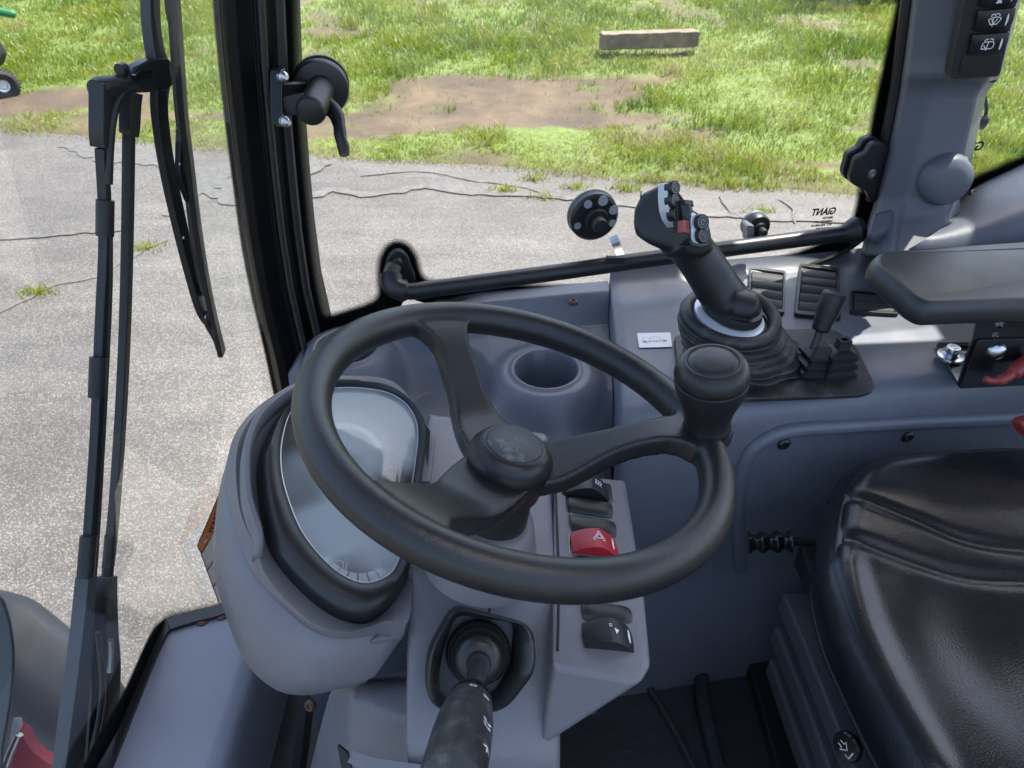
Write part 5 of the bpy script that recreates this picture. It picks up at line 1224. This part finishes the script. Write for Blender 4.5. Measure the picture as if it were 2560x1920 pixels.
# silver button faces
fp = Plane(W(1690, 545, D=.905), (.70, -.62, .42), (.3, .6, .0))
def facepl(px, D, nrm): return Plane(W(*px, D=D), nrm)
f1 = facepl((1683, 510), .906, (.62, -.66, .42))
a1 = [f1.on(*p) for p in ((1665, 457), (1672, 455), (1680, 462), (1684, 500), (1686, 540), (1692, 566), (1688, 568), (1674, 548), (1667, 525), (1664, 490))]
mesh('silver_face', *prism(roundpoly(a1, .002, 3), f1.n, -.012, .002), M['silver'], JB, bevel=.0006)
f2 = facepl((1748, 572), .905, (.45, -.78, .43))
a2 = [f2.on(*p) for p in ((1725, 532), (1732, 531), (1750, 545), (1766, 566), (1770, 590), (1766, 606), (1752, 611), (1735, 608), (1727, 600))]
mesh('silver_face', *prism(roundpoly(a2, .002, 3), f2.n, -.003, .002), M['silver'], JB, bevel=.0006)
mesh('face_rim', *prism(roundpoly([f2.on(*p) for p in ((1720, 526), (1733, 525), (1756, 540), (1774, 566), (1779, 594), (1772, 614), (1752, 619), (1730, 614), (1722, 604))], .002, 3), f2.n, -.005, .0), M['black'], JB, bevel=.001)
def button(u, v, pl, r, lab=None, sym=0):
    c = pl.on(u, v); n = pl.n
    b = mesh('button', *lathe(c, n, [(r * 1.05, -.002), (r * 1.05, .001), (r, .003), (r, .0065), (r * .93, .0078), (r * .85, .0080), (r * .83, .0074), (0, .0074)], 32), M['black'], JB, sharp=50)
    q = Plane(c, n, pl.x)
    if sym == 1: L = [[(-.003, -.003), (.003, -.003), (.003, .003), (-.003, .003), (-.003, -.003)]]
    elif sym == 2: L = [[(-.003, .003), (0, -.003), (.003, .003)], [(-.002, -.001), (.002, -.001)]]
    elif sym == 3: L = [[(-.004, 0), (-.001, .003), (.001, -.003), (.004, .001)]]
    else: L = [[(.003 * math.cos(t), .003 * math.sin(t)) for t in np.linspace(0, 5, 9)]]
    mesh('symbol', *ribbon([circ(0, 0, r * .74, 24) + [(r * .74, 0)]], .0005, q, .0077), M['silverprint'], b, smooth=False)
    mesh('symbol', *ribbon(L, .0007, q, .0078), M['silverprint'], b, smooth=False)
for i, (u, v) in enumerate(((1676, 471), (1676, 502), (1681, 536))): button(u, v, f1, .0085, sym=(3, 1, 2)[i])
for i, (u, v) in enumerate(((1747, 556), (1750, 589))): button(u, v, f2, .0095, sym=(0, 3)[i])
f3 = facepl((1707, 540), .905, (.62, -.66, .42))
mesh('rocker_well', *prism([f3.on(*p) for p in ((1690, 502), (1718, 504), (1724, 600), (1700, 604), (1692, 560))], f3.n, -.006, .001), M['blackmatt'], JB, bevel=.001)
mesh('thumb_rocker', *tube([f3.on(1706, 512) + f3.n * .002, f3.on(1708, 526) + f3.n * .004, f3.on(1709, 542) + f3.n * .005, f3.on(1710, 552) + f3.n * .003], [.0085, .0075, .0085, .007], 10), M['black'], JB, sharp=40)
mesh('thumb_rocker_tip', *prism([f3.on(*p) for p in ((1695, 501), (1717, 503), (1719, 520), (1711, 516), (1696, 514))], f3.n, 0, .010), M['black'], JB, bevel=.0015)
rr_ = mesh('red_thumb_rocker', *prism([f3.on(*p) for p in ((1692, 551), (1714, 552), (1723, 572), (1724, 598), (1713, 586), (1692, 584))], f3.n, 0, .010), M['redtrig'], JB, bevel=.0022)
mesh('grip_lines', *ribbon([[f3.uv(1700, 556), f3.uv(1700, 578)], [f3.uv(1706, 556), f3.uv(1706, 578)]], .0010, f3, .0102), M['black'], rr_, smooth=False)
mesh('thumb_rocker_base', *tube([f3.on(1694, 592) + f3.n * .002, f3.on(1716, 600) + f3.n * .002], [.0095, .0075], 16), M['black'], JB)
# moulded seam across the grip
mesh('seam', *tube(smoothpoly([W(*p) for p in ((1603, 478, .946), (1602, 500, .9455), (1606, 560, .9435), (1622, 590, .9415))], 4, False), .0008, 6), M['blackmatt'], JB)

# small lever with boot, and the capped spare boot beside it
SLp = KP.off(.007)
def sqboot(c, ax, sizes, m, parent):
    """stacked square bellows: [(half size, height)]"""
    p = Plane(c, ax, U); rings = [np.array([p.at(*q, h) for q in roundpoly([(-r, -r * .85), (r, -r * .85), (r, r * .85), (-r, r * .85)], r * .25, 4)]) for r, h in sizes]
    return mesh('square_bellows', *loft(rings), m, parent, sharp=35)
SL = thing('small_lever', 'small black lever with cylindrical grip right of the joystick boot', 'lever', SLp.on(2035, 880))
lb = W(2030, 868, D=1.035)
ax = W(2085, 730, D=.985) - lb; ax /= np.linalg.norm(ax)
sqboot(SLp.on(2030, 925), (.12, .1, 1), [(.026, 0), (.026, .004), (.019, .009), (.024, .012), (.024, .015), (.017, .020), (.021, .023), (.021, .027), (.014, .034), (.009, .040)], M['rubber'], SL)
gA, gB = W(2050, 826, D=1.005), W(2088, 731, D=.985)
mesh('rod', *tube([W(2030, 880, D=1.03), gA], .0055, 12), M['chrome'], SL)
mesh('lever_grip', *tube([gA + (gB - gA) * t for t in (0, .02, .08, .2, .5, .9, .97, 1.0)], [.010, .0115, .0118, .0120, .0145, .0150, .0145, .0125], 28), M['rubber'], SL, sharp=60)
SB = thing('capped_boot', 'small ribbed rubber boot without a lever, right of the small lever', 'rubber boot', SLp.on(2085, 925))
sqboot(SLp.on(2085, 925), (.03, .0, 1), [(.0245, 0), (.0245, .005), (.0185, .009), (.0225, .012), (.0225, .017), (.0165, .021), (.0200, .024), (.0200, .030), (.0150, .034), (.009, .037), (.0075, .046), (.0085, .047), (.0085, .050), (.0045, .050), (.0045, .044)], M['rubber'], SB)
# folds lying behind
for px in ((1975, 905), (1990, 935)):
    pass

# ================================================================ ARMREST
AR = thing('armrest', 'padded black armrest with stitched edge on a black steel bracket', 'armrest', W(2500, 900, D=1.0))
AP = Plane(W(2400, 700, z=-.465), (.05, -.06, 1), U)
ap = [AP.uv(*p) for p in ((2176, 655), (2184, 630), (2205, 620), (2560, 596), (2900, 585), (3200, 590), (3200, 790), (2900, 780), (2560, 756), (2400, 762), (2320, 764), (2280, 745))]
ap = roundpoly(ap, .018, 5); sm = np.array(ap); cA = sm.mean(0)
def ins(d):
    T = np.roll(sm, -1, 0) - np.roll(sm, 1, 0); T /= np.linalg.norm(T, axis=1)[:, None]; Nn = np.stack([-T[:, 1], T[:, 0]], 1)
    s_ = 1 if ((cA - sm) * Nn).sum() > 0 else -1; return sm + Nn * d * s_
rs = [(.014, -.034), (.006, -.033), (.001, -.028), (0, -.020), (.001, -.012), (.004, -.005), (.008, -.0008), (.012, .0)]
mesh('pad', *loft([np.array([AP.at(*q, h) for q in ins(d)]) for d, h in rs]), M['arm'], AR, sharp=70)
bpn = Plane(W(2480, 870, D=.985), (-.08, -1, .10), (1, 0, 0))
def C2(*ps): return [bpn.uv(*p) for p in ps]
outl = C2((2450, 780), (2560, 775), (3100, 760), (3100, 960), (2560, 958), (2395, 966), (2420, 880))
mkh = lambda u, v, r, rb=None: (lambda c: circ(c[0], c[1], r, 18, rb)[::-1])(bpn.uv(u, v))
mesh('bracket_plate', *plate([tuple(q) for q in outl], [mkh(2499, 811, .0052), mkh(2489, 838, .0045)], bpn, -.004, 0), M['paint'], AR, smooth=False)
mesh('bracket_flange', *prism([bpn.on(*p) for p in ((2438, 852), (2448, 846), (3100, 828), (3100, 962), (2560, 960), (2396, 968))], bpn.n, 0, .0045), M['paint'], AR, bevel=.001)
mesh('bracket_neck', *prism([bpn.on(*p) for p in ((2452, 745), (3100, 720), (3100, 830), (2448, 846), (2444, 800))], -bpn.n, .0042, .008), M['paint'], AR) if 0 else None
foot = KP.off(.001)
fo = [foot.uv(*p) for p in ((2336, 862), (2520, 858), (2620, 960), (2395, 968))]; sl1 = [foot.uv(*p) for p in ((2356, 874), (2372, 869), (2425, 869), (2470, 876), (2470, 916), (2420, 920), (2396, 918))]
fo = np.array(fo)
mesh('bracket_foot', *plate([tuple(q) for q in roundpoly(fo, .008, 4)], [[tuple(q) for q in roundpoly(sl1, .004, 3)][::-1]], foot, 0, .004), M['paint'], AR, bevel=.0008, seg=2)
for yy in (0, 1): 
    mesh('slot_rail', *strap([foot.on(2395, 884 + yy * 21) + np.array([0, 0, .0015]), foot.on(2470, 882 + yy * 21) + np.array([0, 0, .0015])], .005, .002, (0, 0, 1)), M['chrome'], AR)
q = foot.on(2372, 900)
bt = mesh('bolt', *lathe(q, (0, 0, 1), [(0, .022), (.0085, .0218), (.0092, .0205), (.0092, .012), (.0105, .0118), (.0105, .0095), (.0175, .009), (.0180, .0075), (.0180, .005), (0, .005)], 40), M['chrome'], AR, sharp=30)
text('8.8', .006, Plane(q, (0, 0, 1), U), -.005, .000, .0223, M['silverprint'], bt, name='bolt_marking'); text('BM', .005, Plane(q, (0, 0, 1), U), -.004, -.006, .0223, M['silverprint'], bt, name='bolt_marking')
q = bpn.on(2487, 876)
mesh('bolt', *lathe(q, bpn.n, [(0, .0105), (.006, .0100), (.0105, .0075), (.0125, .0045), (.0130, .002), (.0130, 0)], 36), M['chrome'], AR)
# red belt buckle parts
bk_ = thing('belt_buckle', 'red seat belt buckle partly hidden behind the seat cushion edge', 'buckle', W(2560, 1060, D=.97))
mesh('red_button', *prism([W(*p, D=.93) for p in ((2546, 1056), (2560, 1046), (2640, 1030), (2660, 1110), (2590, 1108), (2562, 1082))], (0, -.8, .5), -.02, .004), M['redbelt'], bk_, bevel=.004)
hk = mesh('red_hook', *tube(smoothpoly([W(*p, D=.972) for p in ((2462, 947), (2480, 952), (2510, 946), (2540, 925), (2575, 900))], 5, False), [.0045] * 8 + [.007] * 6 + [.010] * 7, 12), M['redbelt']); tag(hk, 'curved red plastic hook in front of the armrest bracket', 'hook')

# ================================================================ SEAT
SEAT = thing('driver_seat', 'black vinyl driver seat cushion with moulded creases on a ribbed base', 'seat', C(.6, .45, -1.15))
zc = -.66
lf = [(2088, 1190), (2125, 1138), (2190, 1108), (2310, 1092), (2450, 1084), (2560, 1082), (2750, 1084), (3000, 1150), (3300, 1300), (3600, 2400), (2500, 2600), (2375, 2120), (2305, 1980), (2252, 1868), (2190, 1750), (2134, 1640), (2088, 1540), (2058, 1440), (2050, 1370), (2062, 1280)]
sp_ = Plane(C(.6, .5, zc), (-.03, -.03, 1))
so_ = resample(smoothpoly([sp_.uv(*p) for p in lf], 6, True), 200)
from mathutils import geometry as _g
lo, hi = so_.min(0), so_.max(0)
n1 = int((hi[0] - lo[0]) / .0042); n2 = int((hi[1] - lo[1]) / .0042)
gx = np.linspace(lo[0], hi[0], n1); gy = np.linspace(lo[1], hi[1], n2); X, Y = np.meshgrid(gx, gy)
P = np.stack([X.ravel(), Y.ravel()], 1)
def segdist(P, A, B):
    d = B - A; t = np.clip(((P - A) @ d) / (d @ d + 1e-12), 0, 1); return np.linalg.norm(P - (A + t[:, None] * d), axis=1)
def polydist(P, L):
    return np.min([segdist(P, L[i], L[i + 1]) for i in range(len(L) - 1)], 0)
inside = np.zeros(len(P), bool); K = len(so_); jj = K - 1
for i in range(K):
    a, b = so_[i], so_[jj]; c_ = ((a[1] > P[:, 1]) != (b[1] > P[:, 1])) & (P[:, 0] < (b[0] - a[0]) * (P[:, 1] - a[1]) / (b[1] - a[1] + 1e-12) + a[0]); inside ^= c_; jj = i
de = polydist(P, np.vstack([so_, so_[:1]]))
hgt = -.036 * (1 - np.clip(de / .045, 0, 1)) ** 2.4
def crease(px, depth, wd_, ridge=0, rw=.02):
    global hgt
    L = smoothpoly([sp_.uv(*p) for p in px], 6, False); d = polydist(P, L)
    hgt = hgt - depth * np.exp(-(d / wd_) ** 2) + ridge * np.exp(-((d - rw) / (rw * .55)) ** 2)
crease(((2130, 1235), (2200, 1262), (2300, 1300), (2420, 1345), (2560, 1368), (2750, 1380)), .0045, .008, 0, .020)
crease(((2105, 1330), (2200, 1362), (2300, 1395), (2420, 1425), (2560, 1440), (2750, 1450)), .0048, .009, 0, .022)
crease(((2150, 1215), (2260, 1235), (2400, 1285), (2560, 1300), (2750, 1310)), -.002, .030)
crease(((2175, 1420), (2210, 1560), (2290, 1720), (2370, 1850), (2450, 1990)), .007, .036)
crease(((2120, 1400), (2160, 1560), (2230, 1720), (2310, 1880)), -.006, .024)
q = np.array(sp_.uv(2480, 1620)); hgt = hgt - .022 * np.exp(-(((P - q) / np.array([.085, .10])) ** 2).sum(1))
idx = -np.ones(len(P), int); ins_ = inside & (de > .0105); idx[ins_] = np.arange(ins_.sum())
V = [sp_.at(p[0], p[1], h) for p, h in zip(P[ins_], hgt[ins_])]; Fc = []
for j in range(n2 - 1):
    for i in range(n1 - 1):
        a, b, c_, d = j * n1 + i, j * n1 + i + 1, (j + 1) * n1 + i + 1, (j + 1) * n1 + i
        if ins_[a] and ins_[b] and ins_[c_] and ins_[d]: Fc.append((idx[a], idx[b], idx[c_], idx[d]))
# skirt from the rim of the top sheet
top_o = mesh('cushion', V, Fc, M['seat'], SEAT, sharp=180)
sc = np.array([.95, .95])
def insx(d):
    T = np.roll(so_, -1, 0) - np.roll(so_, 1, 0); T /= np.linalg.norm(T, axis=1)[:, None]; Nn = np.stack([-T[:, 1], T[:, 0]], 1); c0 = so_.mean(0)
    s_ = 1 if ((c0 - so_) * Nn).sum() > 0 else -1; return so_ + Nn * d * s_
mesh('cushion_side', *loft([np.array([sp_.at(*q, h) for q in insx(d)]) for d, h in ((.0240, -.0090), (.0180, -.0098), (.0125, -.0158), (.0095, -.0192), (.006, -.0245), (.003, -.0290), (.001, -.036), (.0, -.048), (.002, -.060), (.006, -.070), (.010, -.074), (.016, -.085), (.020, -.110))], True, False, True), M['seat'], SEAT, sharp=180)
mesh('piping', *tube([sp_.at(*q, -.0745) for q in np.vstack([insx(.007), insx(.007)[:1]])], .0035, 8, caps=False), M['black'], SEAT, sharp=180)
# ribbed suspension cover: stacked steps beside the cushion
for k, (px, z, wd_) in enumerate((((1968, 1478), (2120, 1800), (2220, 2010)), -.90, .040) if 0 else ((((1985, 1500), (2060, 1680), (2150, 1900), (2200, 2020)), -.86, .040), (((1955, 1580), (2030, 1770), (2085, 1920), (2130, 2040)), -.93, .030), (((1935, 1660), (1990, 1820), (2025, 1920), (2070, 2060)), -1.0, .022))):
    L = smoothpoly([W(*p, z=z) for p in px], 6, False)
    mesh('suspension_rib', *strap(L, wd_, .035, (0, 0, 1)), M['susp'], SEAT, bevel=.006)
    L2 = [q + np.array([.02, 0, -.02]) for q in L]
    mesh('suspension_fold', *strap(L2, wd_ * 1.2, .03, (0, 0, 1)), M['blackmatt'], SEAT, bevel=.004)
mesh('seat_pan', *prism([W(*p, z=-.80) for p in ((2010, 1400), (2060, 1480), (2100, 1620), (2190, 1800), (2300, 2030), (2700, 2200), (2900, 1400), (2300, 1300))], (0, 0, 1), -.02, .01), M['blackmatt'], SEAT, bevel=.004)
mesh('base_box', *prism([W(*p, z=-.88) for p in ((2040, 1500), (2100, 1640), (2200, 1860), (2300, 2080), (2700, 2250), (2900, 1450), (2300, 1350))], (0, 0, 1), -.29, .05), M['blackmatt'], SEAT, bevel=.008)
mesh('slide_rail', *boxm(W(1960, 1830, z=-1.14), .06, .24, .03), M['blackmatt'], SEAT, bevel=.004)
# adjuster knobs
AK = thing('seat_adjuster', 'ribbed black adjuster handle on a short rod beside the seat', 'adjuster', W(1940, 1355, D=1.03))
A_, B_ = W(1870, 1356, D=1.04), W(1978, 1354, D=1.03); L_ = [A_ + (B_ - A_) * t for t in np.linspace(0, 1, 25)]
mesh('handle', *tube(L_, [.0125 + .0028 * math.cos(t * 6 * math.pi) for t in np.linspace(0, 1, 25)], 20), M['paint'], AK)
mesh('rod', *tube([B_, W(2090, 1356, D=1.03)], .006, 10), M['black'], AK)
mesh('pivot_block', *boxm(W(2050, 1420, D=1.02), .05, .05, .04), M['blackmatt'], AK, bevel=.006)
PK = thing('lumbar_knob', 'round black push knob with white arrow symbol on a pale plastic nut', 'knob', W(2120, 1862, D=.90))
kn_ = np.array([-.86, -.42, .30]); kc = W(2122, 1866, D=.83); kn_ /= np.linalg.norm(kn_)
mesh('knob_disc', *lathe(kc, kn_, [(0, .006), (.0145, .006), (.0165, .004), (.0165, 0), (.014, -.003), (0, -.003)], 36), M['paint'], PK)
mesh('knob_stem', *lathe(kc, kn_, [(.007, -.002), (.007, -.02), (.0095, -.022), (.0095, -.032), (0, -.032)], 20), M['black'], PK)
mesh('pale_nut', *lathe(kc - kn_ * .028, kn_, [(0, .0), (.012, .0), (.0145, -.004), (.0145, -.010), (.011, -.014), (0, -.014)], 8), M['label'], PK, sharp=20)
kp = Plane(kc, kn_, (.3, -.9, 0)); 
mesh('symbol', *ribbon([[(-.008, -.003), (-.003, -.003), (-.003, -.007), (.003, .0), (-.003, .006), (-.003, .002), (-.008, .002)], [(.004, -.006), (.009, -.006), (.009, .004)]], .0013, kp, .0063), M['white'], PK, smooth=False)
# ================================================================ WIPERS OUTSIDE THE WINDSCREEN
def wp(u, v, off=.035): return WS(u, v, off)
WI = thing('wiper_linkage', 'twin rod pantograph wiper arms standing outside the windscreen at far left', 'wiper', wp(200, 1900))
def arm(name, pts, wd, th, m='black', off=.035, parent=WI, updir=(1, 0, 0)):
    th = th * 1.3
    P = np.array([[*wp(u, v, off), w_] for u, v, w_ in pts]); P = smoothpoly(P, 5, False)
    return mesh(name, *strap(P[:, :3], P[:, 3] * 1.45, th, updir), M[m], parent, bevel=.0015, seg=2)
# strap() widths are set across the glass: given in metres per point
arm('outer_rod', [(254, 370, .009), (262, 520, .009), (262, 640, .009), (256, 760, .009), (250, 900, .0095), (241, 1100, .010), (228, 1290, .010), (218, 1420, .010)], 1, .009)
arm('inner_rod', [(322, 330, .009), (320, 500, .009), (316, 700, .009), (309, 900, .009), (298, 1100, .009), (284, 1290, .009), (270, 1420, .010)], 1, .009)
arm('hose_along_rod', [(272, 520, .004), (273, 700, .004), (265, 900, .004), (252, 1150, .004), (238, 1380, .004), (228, 1500, .004)], 1, .006, 'rubber', off=.030)
for a, b in (((263, 500), (262, 590)), ((246, 893), (242, 993)), ((222, 1340), (214, 1440))):
    mesh('clip_sleeve', *tube([wp(*a, .033), wp(*b, .033)], .0105, 14), M['rubber'], WI)
mesh('clip_sleeve', *tube([wp(276, 1338, .035), wp(268, 1450, .035)], .0075, 14), M['rubber'], WI)
arm('left_arm_base', [(214, 1440, .012), (207, 1540, .016), (198, 1640, .020), (186, 1760, .025), (172, 1900, .030), (160, 2040, .034)], 1, .014, 'fender')
arm('left_arm_spring_box', [(212, 1450, .012), (212, 1560, .016), (222, 1640, .018), (232, 1720, .018), (226, 1850, .022), (225, 1980, .026)], 1, .010, 'black', off=.045)
arm('right_arm_base', [(268, 1440, .012), (262, 1500, .020), (262, 1600, .026), (268, 1680, .026), (264, 1760, .024), (246, 1850, .022), (240, 1960, .02)], 1, .016, 'black')
mesh('arm_spring', *tube([wp(u, v, .02) for u, v in ((275, 1600), (276, 1640), (274, 1680))], .004, 8), M['chrome'], WI)
mesh('washer_tube', *tube(smoothpoly([wp(*p, .022) for p in ((243, 1580), (252, 1650), (255, 1720), (248, 1790), (238, 1850))], 5, False), .0035, 8), M['rubber'], WI)
arm('outer_head', [(255, 205, .020), (256, 260, .020), (254, 330, .018), (254, 368, .014)], 1, .014, 'black')
mesh('pivot_tube', *tube([wp(236, 222, .035), wp(246, 220, .035), wp(300, 214, .035)], [.010, .0125, .0125], 16), M['black'], WI)
arm('inner_head', [(328, 230, .020), (326, 260, .018), (324, 320, .016), (322, 338, .012)], 1, .012, 'black')
mesh('upper_hose', *tube(smoothpoly([wp(*p, .028) for p in ((340, 215), (318, 222), (296, 245), (282, 290), (274, 360), (270, 460))], 5, False), .0055, 12), M['rubber'], WI)
hdp = [wp(*p, .035) for p in ((292, 208), (318, 168), (362, 146), (405, 146), (420, 172), (424, 205), (400, 226), (345, 232), (318, 222))]
mesh('pivot_head', *prism(hdp, (1, 0, 0), -.008, .010), M['black'], WI, bevel=.003)
mesh('pivot_roller', *tube([wp(298, 176, .035), wp(312, 172, .035)], .0075, 14), M['black'], WI)
mesh('pivot_pin', *lathe(wp(382, 196, .02), (1, 0, 0), [(0, .008), (.004, .008), (.0055, .004), (.0055, 0)], 16), M['chrome'], WI)
mesh('pivot_fork', *strap([wp(335, 196, .022), wp(352, 182, .022), (wp(375, 186, .022))], .008, .006, (1, 0, 0)), M['paint'], WI)
# single arm rising to the top, and the arm down to the blade
arm('upper_arm', [(374, -160, .020), (375, -40, .020), (378, 60, .020), (388, 130, .022), (400, 170, .024)], 1, .010, 'fender', off=.04)
arm('blade_arm', [(402, 205, .024), (398, 260, .023), (404, 330, .022), (420, 430, .021), (444, 540, .021), (470, 650, .019), (500, 760, .017), (520, 800, .013)], 1, .008, 'black')
BL = bpy.data.objects.new('wiper_blade', None); COL.objects.link(BL); BL.parent = WI; BL['label'] = 'long dark wiper blade with rubber edge beside the front post'
arm('blade_rubber', [(425, -160, .012), (435, -40, .012), (442, 60, .012), (450, 170, .012), (460, 300, .012), (475, 420, .012), (492, 560, .012), (514, 700, .012), (535, 800, .012), (555, 885, .014)], 1, .006, 'rubber', off=.020, parent=BL)
arm('blade_spine', [(424, -160, .004), (437, 60, .004), (452, 280, .004), (470, 430, .004), (490, 600, .004), (515, 740, .004)], 1, .012, 'black', off=.032, parent=BL)
arm('blade_yoke', [(448, 320, .004), (452, 390, .016), (456, 430, .022), (470, 490, .012), (480, 510, .006)], 1, .006, 'black', off=.03, parent=BL)
arm('lower_yoke', [(512, 780, .006), (522, 802, .016), (540, 840, .012), (552, 880, .010)], 1, .006, 'black', off=.028, parent=BL)
arm('upper_yoke', [(418, -20, .006), (428, 40, .010), (434, 72, .004)], 1, .006, 'rubber', off=.028, parent=BL)
for px in ((449, 410), (458, 594), (513, 793)): mesh('rivet', *lathe(wp(*px, .02), (1, 0, -.1), [(0, .002), (.0025, .0015), (.003, 0)], 12), M['chrome'], BL)

# ================================================================ FRONT OF THE MACHINE SEEN THROUGH THE WINDSCREEN
FD = thing('front_mudguard', 'curved dark grey plastic mudguard at the bottom left beyond the windscreen', 'mudguard', W(80, 1700, z=-1.25))
# a wheel arch: strip swept over an arc
px_top = [(-300, 1440), (-150, 1450), (0, 1482), (60, 1500), (110, 1535), (150, 1568), (190, 1600), (240, 1650), (300, 1730), (340, 1830)]
px_bot = [(-300, 2100), (-150, 2100), (20, 2050), (90, 2020), (140, 2010), (180, 2010), (240, 2020), (300, 2030), (360, 2040), (400, 2060)]
A = smoothpoly([W(u, v, D=1.42) for u, v in px_top], 5, False)
rows = [A + np.array([0, .02, -.25]), A + np.array([0, .015, -.015]), A, A + np.array([.0, -.02, -.004]), A + np.array([.02, -.10, -.02]), A + np.array([.03, -.16, -.06]), A + np.array([.05, -.22, -.16]), A + np.array([.06, -.24, -.5])]
K = len(A)
mesh('arch', np.vstack(rows), [(r * K + i, r * K + i + 1, (r + 1) * K + i + 1, (r + 1) * K + i) for r in range(7) for i in range(K - 1)], M['fender'], FD, sharp=180)
LB = thing('round_housing', 'dark round housing with pale grey rim at the far left edge', 'lamp housing', W(-60, 1720, D=1.15))
hc = W(-120, 1745, D=1.12); hn = -ray(-120, 1745) + np.array([.9, 0, .2])
hp = [W(*p, D=1.12) for p in smoothpoly([(-400, 1480), (-60, 1470), (0, 1486), (22, 1530), (34, 1590), (38, 1650), (33, 1730), (22, 1800), (10, 1870), (0, 1960), (-60, 2050), (-400, 2050)], 4, True)]
hp = np.array(hp); nn = -ray(20, 1700) / np.linalg.norm(ray(20, 1700))
mesh('rim', *prism(hp, nn, -.05, .0), M['fender'], LB, bevel=.006)
cen = hp.mean(0); hp2 = cen + (hp - cen) * np.array([.965, .965, .965])
mesh('dark_cover', *prism(hp2, nn, -.01, .004), M['paint'], LB, bevel=.004)
RB = thing('red_front_panel', 'red painted panel with bright edge at the bottom left corner', 'panel', W(80, 1900, D=1.2))
rp_ = [(12, 1935), (28, 1890), (45, 1822), (54, 1816), (62, 1818), (74, 1840), (92, 1866), (118, 1888), (152, 1904), (157, 1960), (157, 2100), (-20, 2100)]
Pn = np.array([W(*p, D=1.20) for p in smoothpoly(rp_, 3, True)]); nr = -ray(80, 1900); nr /= np.linalg.norm(nr)
mesh('plate', *prism(Pn, nr, -.02, 0), M['redpaint'], RB, bevel=.003)
mesh('turned_edge', *strap(smoothpoly([W(*p, D=1.195) for p in ((44, 1822), (56, 1817), (66, 1826), (78, 1850), (96, 1873), (120, 1892), (153, 1908))], 4, False), .014, .004, (.3, -.3, .9)), M['redpaint'], RB, bevel=.001)
mesh('chrome_rod', *tube([W(12, 1925, D=1.18), W(28, 1880, D=1.18), W(48, 1836, D=1.18)], [.0065, .0065, .006], 14), M['chrome'], RB)
mesh('pale_bracket', *prism([W(*p, D=1.19) for p in ((22, 1858), (34, 1795), (54, 1794), (57, 1812), (48, 1830), (30, 1864))], nr, -.008, .0), M['label'], RB, bevel=.001)
